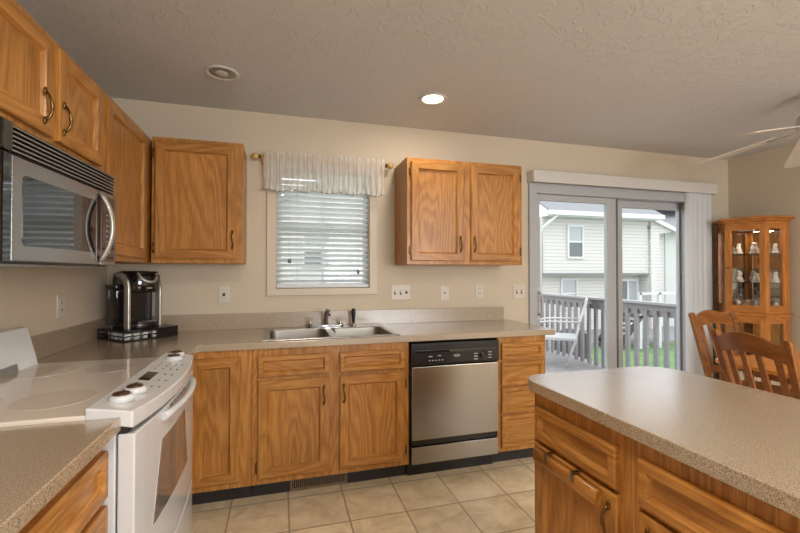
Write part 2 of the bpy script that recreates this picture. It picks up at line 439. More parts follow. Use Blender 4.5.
# ================================================================== STRUCTURE
XR, YB, ZC = 5.4715, -6.6, 2.4586
struct(MB().box(-.12, XR+.12, YB-.12, .12, -.1, 0).build('floor', TILE))
struct(MB().box(-.12, XR+.12, YB-.12, .12, ZC, ZC+.1).build('ceiling', CEIL))
WX = (1.052, 1.738, 1.195, 2.06)          # kitchen window opening
DX = (3.18, 4.96, 0.0, 2.03)              # patio door opening
xs = [-.12, WX[0], WX[1], DX[0], DX[1], XR+.12]; zs = [0, 0.001, WX[2], DX[3], WX[3], ZC]
def wk(i, j):
    if i == 1 and 2 <= j <= 3: return False
    if i == 3 and j <= 2: return False
    return True
struct(MB().cells(xs, zs, wk, 0, .14, plane='xz').build('wall_back', WALL))
struct(MB().box(-.12, 0, YB, 0, 0, ZC).build('wall_left', WALL))
struct(MB().box(XR, XR+.12, YB, 0, 0, ZC).build('wall_right', WALL))
xs2 = [-.12, 1.9, 4.5, XR+.12]; zs2 = [0, .75, 2.15, ZC]
struct(MB().cells(xs2, zs2, lambda i, j: not (i == 1 and j == 1), YB-.12, YB, plane='xz').build('wall_rear', WALL))
w2 = sempty('added_rear_window', (3.2, YB, .75))  # unseen window added to let light in from behind
MB().box(1.9, 4.5, YB-.08, YB-.02, .75, .81).box(1.9, 4.5, YB-.08, YB-.02, 2.09, 2.15).box(1.9, 1.96, YB-.08, YB-.02, .81, 2.09)\
    .box(4.44, 4.5, YB-.08, YB-.02, .81, 2.09).box(3.17, 3.23, YB-.08, YB-.02, .81, 2.09).build('window_frame', TRIM, w2, world=True)
MB().box(1.96, 4.44, YB-.055, YB-.05, .81, 2.09).build('pane', GLASS, w2, world=True)
struct(MB().box(XR-.012, XR, YB, -.62, 0, .085).build('baseboard_right', TRIM, bevel=.003))
struct(MB().box(5.2, XR-.02, -.012, 0, 0, .085).box(2.93, 3.1, -.012, 0, 0, .085).build('baseboard_back', TRIM, bevel=.003))

# ---- kitchen window
w1 = sempty('window_1', (1.4, 0, 1.14))
m = MB(); x0, x1, z0, z1 = WX
m.cells([x0-.065, x0, x1, x1+.062], [z0-.052, z0, z1, z1+.06], lambda i, j: not (i == 1 and j == 1), -.014, 0, plane='xz')
m.build('window_casing', CASING, w1, world=True, bevel=.003)
m = MB()
m.cells([x0, x0+.035, x1-.035, x1], [z0, z0+.035, z1-.035, z1], lambda i, j: not (i == 1 and j == 1), .075, .13, plane='xz')
m.box(x0+.035, x1-.035, .08, .125, 1.62, 1.66); m.box(1.385, 1.405, .09, .115, z0+.035, z1-.035)
m.build('sash', VINYLS, w1, world=True, bevel=.002)
MB().box(x0+.035, x1-.035, .1, .104, z0+.035, z1-.035).build('pane', GLASS, w1, world=True)

# ---- patio door
d1 = sempty('door_1', (4.05, 0, 0)); x0, x1, z0, z1 = DX
m = MB()
m.cells([x0-.045, x0+.03, x1-.03, x1+.045], [0, .0001, z1-.03, z1+.06], lambda i, j: not (i == 1 and j <= 1), -.02, .13, plane='xz')
m.box(x0+.03, x1-.03, -.01, .14, 0, .025)
m.build('door_frame', VINYL, d1, world=True, bevel=.004)
def sash(xa, xb, y, th, name, sl, sr, zt=1.945):
    m = MB(); m.cells([xa, xa+sl, xb-sr, xb], [.026, .12, zt, 1.999], lambda i, j: not (i == 1 and j == 1), y, y+th, plane='xz')
    p = m.build(name, VINYL, d1, world=True, bevel=.004)
    MB().box(xa+sl, xb-sr, y+th/2-.003, y+th/2+.003, .12, zt).build('pane', GLASS, p, world=True)
    return p
sp_ = sash(3.212, 4.10, .02, .04, 'sliding_panel', .055, .12)
sash(4.06, 4.929, .075, .04, 'fixed_panel', .15, .02, 1.93)
m = MB(); m.tube([(3.236, .02, 1.14), (3.236, -.03, 1.13), (3.236, -.055, 1.08), (3.236, -.055, 1.0), (3.236, -.03, .95), (3.236, .02, .94)], .010, 8)
m.box(3.222, 3.250, .008, .02, .90, 1.18)
m.build('door_handle', GREYW, sp_, world=True)
MB().box(4.082, 4.098, .012, .020, .03, 1.995).build('weather_strip', GREYD, sp_, world=True)

# ================================================================== CABINETS
def pull(parent, x, y, z, vertical=True, L=.098):
    pts = []; n = 9
    for i in range(n):
        t = i/(n-1); s = (t-.5)*L
        d = .004+.020*math.sin(PI*t)**.7
        wob = .004*math.sin(2*PI*t)
        pts.append((x+wob, y-d, z+s) if vertical else (x+s, y-d, z+wob))
    m = MB(); m.tube(pts, [.005, .0045, .004, .0045, .006, .0045, .004, .0045, .005], 8)
    for e in (-1, 1):
        c = (x, y-.004, z+e*L/2) if vertical else (x+e*L/2, y-.004, z)
        m.sph(c, .009, 10, sc=(.8, .5, 1.5) if vertical else (1.5, .5, .8))
    return m.build('handle', BRASS, parent)

def cabinet(label, loc, rz, Wd, D, z0, z1, els, toe=False, top=True, name='base_cabinet', cat='cabinet', group=None, inset=0, open_left=False):
    t = thing(name, label, cat, loc, rz, group)
    m = MB(); a, b = (.1 if toe else z0), z1
    b -= .0008; G = -.004
    m.box(0, .016, -D+.019, G, a, b); m.box(Wd-.016, Wd, -D+.019, G, a, b)
    m.box(.016, Wd-.016, -D+.019, G, a, a+.016); m.box(.016, Wd-.016, -.012, G, a+.016, b)
    if top: m.box(.016, Wd-.016, -D+.019, -.012, b-.016, b)
    m.box(0, Wd, -D, -D+.019, a, b)
    m.build('body', OAKZ, t, bevel=.0015)
    if toe:
        MB().box(.0, Wd, -D+.075, -D+.09, 0, .1).build('toe_kick', BROWNBL, t)
    for e in els:
        k, x0, x1, za, zb = e[:5]; opt = e[5] if len(e) > 5 else {}
        m = MB()
        if k == 'door': m.panel_door(x0, x1, za, zb, -D, fw=opt.get('fw', .052)); p = m.build('door', [OAKZ, OAKX], t)
        else: m.panel_door(x0, x1, za, zb, -D, fw=opt.get('fw', .026), mi_v=0); p = m.build('drawer_front', [OAKX, OAKX], t)
        if 'h' in opt: pull(p, opt['h'][0], -D-.019, opt['h'][1], opt.get('v', True))
        for hz in opt.get('hinge', []):
            hx = opt['hx']
            hm = MB(); hm.box(hx-.005, hx+.005, -D-.016, -D-.0005, hz-.024, hz+.024); hm.tube([(hx, -D-.014, hz-.03), (hx, -D-.014, hz+.03)], .0045, 8)
            hm.build('hinge', BRASS, p)
    return t

# back run, base
cabinet('narrow oak base cabinet with one plain door beside the white range', (.600, 0, 0), 0, .328, .61, 0, .876,
        [('door', .020, .268, .135, .835)], toe=True)
cabinet('oak sink base cabinet with two doors below the steel sink', (.930, 0, 0), 0, .934, .61, 0, .876,
        [('drawer', .03, .435, .712, .832), ('drawer', .497, .905, .712, .832),
         ('door', .03, .435, .135, .690, {'h': (.403, .588), 'hx': .024, 'hinge': [.2]}),
         ('door', .497, .905, .135, .690, {'h': (.522, .588), 'hx': .911, 'hinge': [.2, .62]})], toe=True, top=False)
cabinet('oak base cabinet of four stacked drawers right of the dishwasher', (2.490, 0, 0), 0, .376, .61, 0, .876,
        [('drawer', .026, .352, .722, .835), ('drawer', .026, .352, .548, .706), ('drawer', .026, .352, .362, .534), ('drawer', .026, .352, .130, .346)],
        toe=True, name='drawer_cabinet')
# floor register in toe kick
t = thing('floor_register', 'brown louvred air register in the toe kick under the sink', 'vent', (1.31, -.536, .02))
MB().cells([1.143, 1.155, 1.471, 1.484], [.005, .018, .074, .088], lambda i, j: not (i == 1 and j == 1), -.545, -.536, plane='xz').build('frame', VENTM, t, world=True)
m = MB(); m.box(1.155, 1.471, -.538, -.5365, .018, .074, 1)
for i in range(26):
    xx = 1.160+i*.0121; m.box(xx, xx+.005, -.543, -.538, .018, .074)
m.build('grille', [VENTM, BLACK], t, world=True)
cabinet('plain oak corner base cabinet hidden between the range and the back wall', (0, -.978, 0), PI/2, .35, .60, 0, .876, [], toe=True)
# left near run
cabinet('oak base cabinet nearest the camera under the left counter', (0, -2.70, 0), PI/2, .90, .62, 0, .876,
        [('drawer', .03, .885, .705, .832), ('door', .03, .45, .13, .685, {'h': (.42, .58)}), ('door', .46, .885, .13, .685, {'h': (.5, .58)})], toe=True)
# island
ISL = (2.60, -1.76, 0)
cabinet('oak island cabinet with a wooden towel bar hooked over its door', ISL, -PI/2, .445, .60, 0, .876,
        [('drawer', .022, .406, .705, .822), ('door', .022, .412, .13, .690, {'h': (.385, .605)})], toe=True)
cabinet('oak island cabinet with a wide drawer, nearest the camera', (2.60, -2.206, 0), -PI/2, .92, .60, 0, .876,
        [('drawer', .034, .885, .705, .826), ('door', .034, .455, .13, .690, {'h': (.07, .605)}), ('door', .465, .885, .13, .690, {'h': (.85, .605)})], toe=True)
# towel bar on island door
t = thing('towel_bar', 'rounded wooden towel bar hung by two metal hooks on the island door', 'towel bar', (1.95, -1.97, .66))
m = MB(M=None)
m.extr([(1.968+.011*math.cos(a)*(abs(math.cos(a))**-.5 if abs(math.cos(a)) > .05 else 1), .660+.024*math.sin(a)) for a in [i*PI/8 for i in range(16)]], 1, -2.120, -1.81, smooth=True)
m.build('bar', OAKY, t, world=True)
for yy in (-1.885, -2.02):
    MB().box(1.954, 1.984, yy-.006, yy+.006, .6905, .6935).box(1.953, 1.956, yy-.006, yy+.006, .662, .6935).build('hook', STEELD, t, world=True)

# upper cabinets
cabinet('oak wall cabinet with two doors right of the window', (1.9403, 0, 0), 0, .924, .326, 1.3684, 2.1311,
        [('door', .028, .432, 1.395, 2.104, {'h': (.404, 1.518), 'hx': .022, 'hinge': [1.47, 2.03]}),
         ('door', .490, .897, 1.395, 2.104, {'h': (.514, 1.518), 'hx': .903, 'hinge': [1.47, 2.03]})], name='wall_cabinet')
cabinet('oak wall cabinet with one door left of the window', (.338, 0, 0), 0, .512, .326, 1.3684, 2.1311,
        [('door', .020, .478, 1.395, 2.104, {'h': (.455, 1.516), 'hx': .013, 'hinge': [1.46, 2.03]})], name='wall_cabinet')
cabinet('oak wall cabinet on the left wall between microwave and corner', (0, -.978, 0), PI/2, .974, .3158, 1.3684, 2.1311,
        [('door', .018, .575, 1.395, 2.104)], name='wall_cabinet')
cabinet('short oak wall cabinet with two doors above the microwave', (0, -1.80, 0), PI/2, .818, .3158, 1.741, 2.1311,
        [('door', .030, .372, 1.775, 2.104, {'h': (.306, 1.862)}), ('door', .408, .775, 1.775, 2.104, {'h': (.432, 1.862)})], name='wall_cabinet')
cabinet('oak wall cabinet left of the microwave at the picture edge', (0, -2.60, 0), PI/2, .796, .3158, 1.3684, 2.1311,
        [('door', .02, .39, 1.395, 2.104), ('door', .405, .776, 1.395, 2.104)], name='wall_cabinet')

# ================================================================== COUNTERTOPS
SX = (1.005, 1.383, 1.413, 1.785); SY = (-.585, -.16)
xs = [0, .02, .655, SX[0], SX[3], 2.930]; ys = [-.982, -.6354, SY[0], SY[1], -.02, 0]
def ck(i, j):
    if j == 0: return i <= 1
    if i == 3 and j == 2: return False
    return True
ct = thing('countertop', 'speckled beige laminate countertop holding the sink, running into the corner', 'countertop', (1.4, -.3, .876))
MB().cells(xs, ys, ck, .876, .914).build('worktop', LAM, ct, world=True, bevel=.003)
MB().box(.0, 2.885, -.02, 0, .914, 1.024).box(0, .02, -.982, -.02, .914, 1.024).build('backsplash', LAM, ct, world=True, bevel=.002)
t = thing('countertop', 'short speckled laminate countertop in the near left corner before the range', 'countertop', (.3, -2.2, .876))
MB().box(0, .6608, -2.72, -1.797, .876, .914).build('worktop', LAM, t, world=True, bevel=.003)
MB().box(0, .02, -2.72, -1.797, .914, 1.024).build('backsplash', LAM, t, world=True, bevel=.002)
# island top with rounded far corners
def rpoly(x0, x1, y0, y1, r_far_l, r_far_r, n=10):
    P = [(x0, y0), (x1, y0)]
    for i in range(n+1):
        a = PI/2*i/n; P.append((x1-r_far_r+r_far_r*math.cos(a), y1-r_far_r+r_far_r*math.sin(a)))
    for i in range(n+1):
        a = PI/2+PI/2*i/n; P.append((x0+r_far_l+r_far_l*math.cos(a), y1-r_far_l+r_far_l*math.sin(a)))
    return P
o = MB().prism(rpoly(1.970, 2.655, -3.16, -1.700, .09, .13), .876, .914).build('island_countertop', LAM, bevel=.003)
tag(o, 'long speckled laminate island countertop with rounded corners, reflecting grey light', 'countertop')

# ================================================================== SINK, FAUCET
t = thing('kitchen_sink', 'double bowl stainless steel sink set in the counter below the window', 'sink', (1.395, -.33, .914))
m = MB()
m.cells([.978, SX[0]+.012, SX[1]-.006, SX[2]+.006, SX[3]-.012, 1.812], [-.608, SY[0]+.012, SY[1]-.012, -.045],
        lambda i, j: not (j == 1 and i in (1, 3)), .914, .921)
m.build('rim', STEEL, t, world=True, bevel=.003)
for a, b in ((SX[0]+.012, SX[1]-.006), (SX[2]+.006, SX[3]-.012)):
    y0, y1 = SY[0]+.012, SY[1]-.012; m = MB(); n = 6; R = .05
    def loop(ins, z, rr):
        P = []
        for cx, cy, a0 in ((b-ins-rr, y1-ins-rr, 0), (a+ins+rr, y1-ins-rr, PI/2), (a+ins+rr, y0+ins+rr, PI), (b-ins-rr, y0+ins+rr, 3*PI/2)):
            for i in range(n+1):
                th = a0+PI/2*i/n; P.append((cx+rr*math.cos(th), cy+rr*math.sin(th), z))
        return P
    Ls = [loop(-.004, .9205, .045), loop(.0, .915, .05), loop(.001, .905, .05), loop(.008, .78, .05), loop(.03, .745, .04), loop(.12, .742, .03)]
    K = len(Ls[0]); vs = [p for l in Ls for p in l]
    m._add(vs, [(k*K+i, k*K+(i+1) % K, (k+1)*K+(i+1) % K, (k+1)*K+i) for k in range(len(Ls)-1) for i in range(K)], 0, True)
    m._add(Ls[-1], [list(range(K))])
    bo = m.build('bowl', BOWLM, t, world=True)
    MB().lathe([(.040, 0), (.040, .003), (.030, .003), (.026, .001), (.0, .001)], ((a+b)/2, -.37, .742), 20).build('drain', STEELD, bo, world=True)
t = thing('faucet', 'chrome two handle faucet behind the double sink', 'faucet', (1.398, -.09, .921))
MB().extr([(1.270+.02, -.118), (1.525-.02, -.118), (1.525, -.10), (1.525, -.082), (1.505, -.064), (1.29, -.064), (1.27, -.082), (1.27, -.10)], 2, .921, .937)\
    .build('base_plate', CHROME, t, world=True, bevel=.004)
MB().tube([(1.398, -.09, .935), (1.398, -.092, .98), (1.398, -.11, 1.02), (1.400, -.15, 1.046), (1.404, -.21, 1.045), (1.406, -.25, 1.02)],
          [.016, .014, .012, .011, .011, .011], 12).build('spout', STEELD, t, world=True)
for sx_, in ((1.290,), (1.505,)):
    h = MB().lathe([(.013, 0), (.010, .02), (.006, .024)], (sx_, -.09, .937), 14).build('handle', CHROME, t, world=True)
    MB().lathe([(.006, .022), (.020, .026), (.023, .038), (.018, .052), (.0, .056)], (sx_, -.09, .937), 8, smooth=False).build('knob', GLASS, h, world=True)
t = thing('sink_sprayer', 'black pull-out sprayer standing right of the faucet', 'sprayer', (1.60, -.09, .921))
MB().lathe([(.02, 0), (.018, .01), (.013, .014), (.013, .02)], (1.6, -.09, .921), 14).build('base', CHROME, t, world=True)
MB().lathe([(.010, .018), (.012, .05), (.016, .09), (.017, .11), (.010, .125), (0, .127)], (1.6, -.09, .921), 14).build('nozzle', BLACK, t, world=True)

# ================================================================== DISHWASHER
t = thing('dishwasher', 'stainless dishwasher with a black control panel between oak cabinets', 'dishwasher', (2.18, -.3, 0))
MB().box(1.868, 2.486, -.60, -.02, .09, .872).build('body', BLACK, t, world=True)
m = MB(); m.extr([(-.600, .722), (-.640, .722), (-.650, .735), (-.645, .862), (-.600, .870)], 0, 1.872, 2.483)
p = m.build('control_panel', BLACK, t, world=True, bevel=.003)
MB().box(1.90, 2.455, -.6555, -.640, .806, .818).build('handle_recess', BLACKG, p, world=True)
MB().lathe([(.024, 0), (.022, .014), (.0, .015)], (0, 0, 0), 18)
m = MB(M=Matrix.Translation((2.365, -.648, .768)) @ Matrix.Rotation(PI/2, 4, 'X')); m.lathe([(.026, 0), (.023, .016), (0, .017)], n=18); m.box(-.003, .003, -.02, .02, .016, .02)
m.build('dial', BLACKG, p, world=True)
m = MB()
for i in range(3): m.box(2.300, 2.325, -.6510, -.6485, .745+.018*i, .749+.018*i)
for i in range(3): m.box(2.402, 2.425, -.6510, -.6485, .750+.018*i, .754+.018*i)
m.box(1.985, 2.008, -.6505, -.648, .777, .781); m.box(2.045, 2.068, -.6505, -.648, .780, .784)
for i in range(5): m.box(1.985+.022*i, 1.995+.022*i, -.6515, -.649, .752, .757)
# small maker's mark: oval with a swoosh
for i in range(14):
    a0 = 2*PI*i/14; a1 = 2*PI*(i+1)/14
    m.tube([(2.178+.022*math.cos(a0), -.6495, .778+.008*math.sin(a0)), (2.178+.022*math.cos(a1), -.6495, .778+.008*math.sin(a1))], .0016, 5)
m.box(2.162, 2.200, -.6505, -.648, .776, .780)
m.build('markings', GREYW, p, world=True)
MB().box(1.876, 2.480, -.642, -.602, .256, .716).build('door_panel', STEEL, t, world=True, bevel=.004)
MB().box(1.876, 2.480, -.636, -.602, .104, .212).build('lower_panel', STEEL, t, world=True, bevel=.003)
MB().box(1.876, 2.480, -.625, -.601, .218, .250).build('vent_strip', BLACK, t, world=True)
MB().box(1.870, 2.484, -.55, -.53, 0, .089).build('toe_kick', BLACK, t, world=True)

# ================================================================== RANGE
RY0, RY1 = -1.792, -.987
t = thing('electric_range', 'white slide-in electric range with smooth cream cooktop', 'range', (.35, -1.39, 0))
MB().box(.02, .645, RY0+.004, RY1-.004, .03, .905).build('body', WHITE, t, world=True, bevel=.003)
ck_ = MB().box(.075, .575, RY0-.004, RY1+.004, .905, .925).build('cooktop', WGLASS, t, world=True, bevel=.004)
for cx, cy, r in ((.42, -1.60, .105), (.42, -1.17, .085), (.20, -1.60, .08), (.20, -1.17, .105)):
    MB().lathe([(r, 0), (r, .0006), (0, .0006)], (cx, cy, .925), 36, smooth=False).build('burner_ring', BURN, ck_, world=True)
# backguard with sloping face
m = MB(); m.extr([(.022, .905), (.095, .905), (.085, .955), (.052, 1.082), (.022, 1.082)], 1, RY0, RY1)
bgd = m.build('backguard', WHITE, t, world=True, bevel=.004)
m = MB(); a = Vector((.0855, 0, .955)); b_ = Vector((.068, 0, 1.022))
m.hexa([(.080, RY0+.05, .925), (.0925, RY0+.05, .925), (.0925, RY1-.14, .925), (.080, RY1-.14, .925), (.078, RY0+.05, .953), (.087, RY0+.05, .953), (.087, RY1-.14, .953), (.078, RY1-.14, .953)])
m.build('grey_strip', STEELD, bgd, world=True)
# bowed control panel
N_ = 12; top = []; 
def bow(yy):
    u = (yy-RY0)/(RY1-RY0); return .690+.040*math.sin(PI*u)**.8
poly = [(.575, RY0-.006)]+[(bow(RY0+(RY1-RY0)*i/N_), RY0-.006+(RY1-RY0+.012)*i/N_) for i in range(N_+1)]+[(.575, RY1+.006)]
vs = []; n = len(poly)
for k in range(2):
    for (x, y) in poly:
        f = (x-.575)/.14
        zt = .945-.022*f; zb = .906 if f < .01 else .880
        vs.append((x, y, zt if k else zb))
fs = [list(range(n))[::-1], list(range(n, 2*n))]+[(i, (i+1) % n, n+(i+1) % n, n+i) for i in range(n)]
cp = MB()._add(vs, fs).build('control_panel', WHITE, t, world=True, bevel=.004)
def zp(x): return .945-.022*(x-.575)/.14
for x, y in ((.632, -1.705), (.640, -1.615), (.640, -1.115), (.632, -1.035)):
    k = MB().lathe([(.034, -.003), (.033, .010), (.028, .016), (.024, .017)], (x, y, zp(x)), 22).build('knob', WHITE, cp, world=True)
    MB().lathe([(.024, .017), (.022, .022), (0, .023)], (x, y, zp(x)), 22).box(x-.003, x+.003, y-.02, y+.02, zp(x)+.0225, zp(x)+.025).build('knob_top', KNOBD, k, world=True)
m = MB()
for (x0_, x1_, y0_, y1_) in ((.606, .642, -1.475, -1.355),):
    m.hexa([(x0_, y0_, zp(x0_)-.001), (x1_, y0_, zp(x1_)-.001), (x1_, y1_, zp(x1_)-.001), (x0_, y1_, zp(x0_)-.001), (x0_, y0_, zp(x0_)+.0012), (x1_, y0_, zp(x1_)+.0012), (x1_, y1_, zp(x1_)+.0012), (x0_, y1_, zp(x0_)+.0012)])
m.build('display', BLACKG, cp, world=True)
m = MB()
for i in range(5):
    for j in range(2):
        x = .665+.022*j; y = -1.55+.085*i; m.box(x, x+.006, y, y+.014, zp(x)-.001, zp(x)+.0008)
for i in range(3):
    for j in range(2):
        x = .61+.03*j; y = -1.30+.05*i; m.box(x, x+.005, y, y+.012, zp(x)-.001, zp(x)+.0008)
m.build('markings', GREYD, cp, world=True)
# oven door, bowed a little like the panel
def bow2(yy, k=.024):
    u = (yy-RY0)/(RY1-RY0); return .692+k*math.sin(PI*min(max(u, 0), 1))**.8
def slabfront(y0, y1, z0, z1, name, mt, xin=.65, k=.024, bev=.004, off=0):
    poly = [(xin, y0)]+[(bow2(y0+(y1-y0)*i/N_, k)+off, y0+(y1-y0)*i/N_) for i in range(N_+1)]+[(xin, y1)]
    return MB().prism(poly, z0, z1).build(name, mt, t, world=True, bevel=bev)
od = slabfront(RY0+.002, RY1-.002, .365, .862, 'oven_door', WHITE)
dr = slabfront(RY0+.002, RY1-.002, .075, .355, 'storage_drawer', WHITE)
MB().box(.1, .62, RY0+.03, RY1-.03, 0, .03).build('plinth', BLACK, t, world=True)
MB().box(.60, .672, RY0+.01, RY1-.01, .862, .882).build('door_gap', DARK, t, world=True)
# oven window (trapezoid, following the bow)
m = MB(); nn = 10; vs = []
for j in range(nn+1):
    w = j/nn
    for (ya, yb, z) in ((-1.66, -1.20, .53), (-1.585, -1.275, .765)):
        y = ya+(yb-ya)*w; vs += [(bow2(y)-.002, y, z), (bow2(y)+.0018, y, z)]
fs = []
for j in range(nn):
    a, b = j*4, (j+1)*4
    fs += [(a+1, b+1, b+3, a+3), (a, a+2, b+2, b), (a, b, b+1, a+1), (a+2, a+3, b+3, b+2)]
fs += [(0, 1, 3, 2), (nn*4, nn*4+2, nn*4+3, nn*4+1)]
m._add(vs, fs, 0, False).build('oven_window', OVENG, od, world=True)
pts = [];
for i in range(15):
    u = i/14; y = -1.58+.50*u; pts.append((bow2(y)+.002+.022*math.sin(PI*u)**.6, y, .838))
MB().tube(pts, .013, 10).build('door_handle', WHITE, od, world=True)
m = MB()
for i in range(5): m.box(bow2(-1.4)-.004, bow2(-1.4)+.0015, -1.50+.048*i, -1.47+.048*i, .845, .853)
m.build('vent_slots', GREYD, od, world=True)

# ================================================================== MICROWAVE
MY0, MY1 = -1.79, -.99
t = thing('microwave', 'black and stainless over-the-range microwave under the short oak cabinet', 'microwave', (.2, -1.39, 1.335))
MB().box(.004, .338, MY0, MY1, 1.338, 1.737).build('body', BLACK, t, world=True, bevel=.004)
def mx_(y):
    u = (y-MY0)/(MY1-MY0)
    return .386-.04*max(0, (.06-u)/.06)**2-.02*max(0, (u-.95)/.05)**2
def mfront(y0, y1, z0, z1, name, mt, par, off=0, xin=.365, bev=.003, n=14):
    poly = [(xin, y0)]+[(mx_(y0+(y1-y0)*i/n)+off, y0+(y1-y0)*i/n) for i in range(n+1)]+[(xin, y1)]
    return MB().prism(poly, z0, z1).build(name, mt, par, world=True, bevel=bev)
grl = mfront(MY0, MY1, 1.652, 1.736, 'vent_grille', BLACK, t, off=-.012)
m = MB()
for i in range(6):
    z = 1.660+i*.0135
    m.hexa([(.372, MY0+.09, z), (.384, MY0+.09, z-.003), (.384, MY1-.02, z-.003), (.372, MY1-.02, z), (.372, MY0+.09, z+.003), (.384, MY0+.09, z-.0005), (.384, MY1-.02, z-.0005), (.372, MY1-.02, z+.003)])
m.build('louvre', LAMPBACK, grl, world=True)
mfront(MY0-.001, MY0+.083, 1.652, 1.735, 'end_cap', BLACKG, grl, off=.001)
dy0, dy1 = MY0+.085, -1.165
mfront(MY0, dy0-.002, 1.345, 1.645, 'left_trim', BLACKG, t)
md_ = mfront(dy0, dy1, 1.345, 1.645, 'door', STEEL, t)
mfront(dy1+.003, MY1, 1.345, 1.645, 'control_panel', STEEL, t)
# rounded-corner window
P = []; a, b, z0, z1, r = dy0+.045, dy1-.045, 1.392, 1.598, .02
for cy, cz, a0 in ((b-r, z1-r, 0), (a+r, z1-r, PI/2), (a+r, z0+r, PI), (b-r, z0+r, 3*PI/2)):
    for i in range(6): th = a0+PI/2*i/5; P.append((cy+r*math.cos(th), cz+r*math.sin(th)))
MB().extr(P, 0, .382, .3875).build('window', BLACKG, md_, world=True)
MB().box(.382, .3875, dy1-.034, dy1-.001, 1.36, 1.63).build('door_edge_strip', BLACKG, md_, world=True)
cpn = MB().box(.380, .3875, dy1+.006, MY1-.05, 1.36, 1.63).build('keypad', BLACKG, t, world=True)
m = MB()
for i in range(8):
    for j in range(2): m.box(.386, .3880, -1.118+.028*j, -1.106+.028*j, 1.395+.022*i, 1.401+.022*i)
m.build('key_markings', GREYW, cpn, world=True)
pts = []
for i in range(17):
    u = i/16; pts.append((.388+.044*math.sin(PI*u)**.75, dy1-.01, 1.358+u*.275))
MB().tube(pts, .009, 10, sx=1.2).build('handle', SILV, md_, world=True)
MB().box(.05, .33, MY0+.05, MY1-.05, 1.332, 1.338).build('underside_filter', STEELD, t, world=True)

for o_ in t.children_recursive:       # the microwave front is not quite parallel to the wall
    if o_.type == 'MESH' and o_.name.split('.')[0] not in ('body', 'underside_filter'):
        for v_ in o_.data.vertices:
            if v_.co.x > .15: v_.co.x -= .028*(MY1-(v_.co.y-1.39))/(MY1-MY0)

# ================================================================== COFFEE MAKER + TRAY
F = Vector((.230, -.430, .914)); ang = PI/4     # local x along F->R (1,1)/sqrt2, local y along F->L (-1,1)/sqrt2
t = thing('capsule_drawer', 'low black wire drawer for coffee capsules in the counter corner', 'capsule drawer', tuple(F), ang)
TW, TD, TH = .32, .27, .062
m = MB(); m.box(0, TW, 0, TD, TH-.010, TH); m.box(0, TW, 0, TD, .002, .005); m.box(.19, TW, -.002, .0, .005, TH-.01)
m.build('shelf', BLACK, t, bevel=.001)
m = MB()
for zz in (.006, .030, TH-.004):
    m.tube([(0, 0, zz), (TW, 0, zz), (TW, TD, zz), (0, TD, zz), (0, 0, zz)], .004, 6)
for x, y in ((0, 0), (TW, 0), (TW, TD), (0, TD), (TW*.5, 0), (0, TD*.5)):
    m.tube([(x, y, 0), (x, y, TH)], .0032, 6)
m.build('wire_frame', BLACK, t)
cap = MB().lathe([(.015, 0), (.0165, .012), (.0215, .036), (.0235, .037), (.0235, .040), (0, .040)], n=16)
R = Matrix.Rotation(ang, 4, 'Z')
first = None
spots = [(.035+.05*i, .03) for i in range(5)]+[(.035, .08), (.035, .135), (.035, .19), (.085, .08), (.135, .08)]
for (lx, ly) in spots:
    w = F+(R @ Vector((lx, ly, .0055)))
    if first is None:
        first = thing('coffee_capsule', 'white coffee capsule lying in the low black wire drawer', 'coffee capsule', tuple(w), 0, 'coffee capsules in the wire drawer')
        MB().lathe([(.015, 0), (.0165, .012), (.0215, .036), (.0215, .037)], n=16).build('cup', FOIL, first)
        MB().lathe([(.0235, .037), (.0235, .040), (0, .0405)], n=16).build('lid', SILV, first)
    else: dup(first, tuple(w))
# machine: local frame, front faces -y; rotate so the front looks to (+x,-y)
cm = thing('coffee_maker', 'black and silver single-serve coffee maker on the wire drawer', 'coffee maker', (.238, -.216, .976), PI/4)
m = MB()
m.extr([(.125, 0), (.125, .30), (.10, .335), (.03, .345), (-.01, .33), (-.01, .04), (-.01, 0)], 0, -.085, .085)   # rear tower (y,z)
m.build('body', BLACK, cm, bevel=.008)
m = MB(); P = []
for i in range(13):
    a = PI*i/12; P.append((.095*math.cos(a), -.06-.065*math.sin(a)))
P = [(-.095, .06)]+[(-x, y) for x, y in P[:]][0:13]+[(.095, .06)]
hd = MB().prism(P, .215, .325, smooth=True).build('brew_head', BLACKG, cm, bevel=.012)
m = MB(); P2 = [(x*.9, y*.92) for x, y in P]; m.prism(P2, .325, .343, smooth=True); m.build('lid', BLACK, hd, bevel=.01)
hp = []
for i in range(15):
    a = PI*i/14; hp.append((.052*math.cos(a), -.088-.045*math.sin(a)**.7, .338-.060*math.sin(a)**.8))
MB().tube(hp, .009, 8).build('lift_handle', SILV, hd)
MB().box(-.014, .014, -.128, -.120, .238, .246).build('badge', SILV, hd)
MB().prism([(x*.95, y*.98) for x, y in P], 0, .035, smooth=True).build('drip_base', BLACK, cm, bevel=.004)
MB().box(-.055, .055, -.11, -.02, .035, .042).build('drip_grate', STEELD, cm, bevel=.002)
m = MB(); 
for sx_ in (-1, 1):
    x = .093*sx_
    m = MB(); m.extr([(-.085, 0), (-.035, 0), (-.035, .25), (-.022, .285), (.01, .305), (.06, .31), (.06, .335), (.0, .335), (-.045, .32), (-.075, .285), (-.085, .24)], 0, x-.008, x+.008)
    m.build('silver_column', SILV, cm, bevel=.004)
MB().box(-.128, -.102, -.005, .11, .02, .24).build('water_tank', GLASSD, cm, bevel=.012)
MB().box(-.131, -.100, -.008, .112, .24, .262).build('tank_lid', BLACK, cm, bevel=.006)

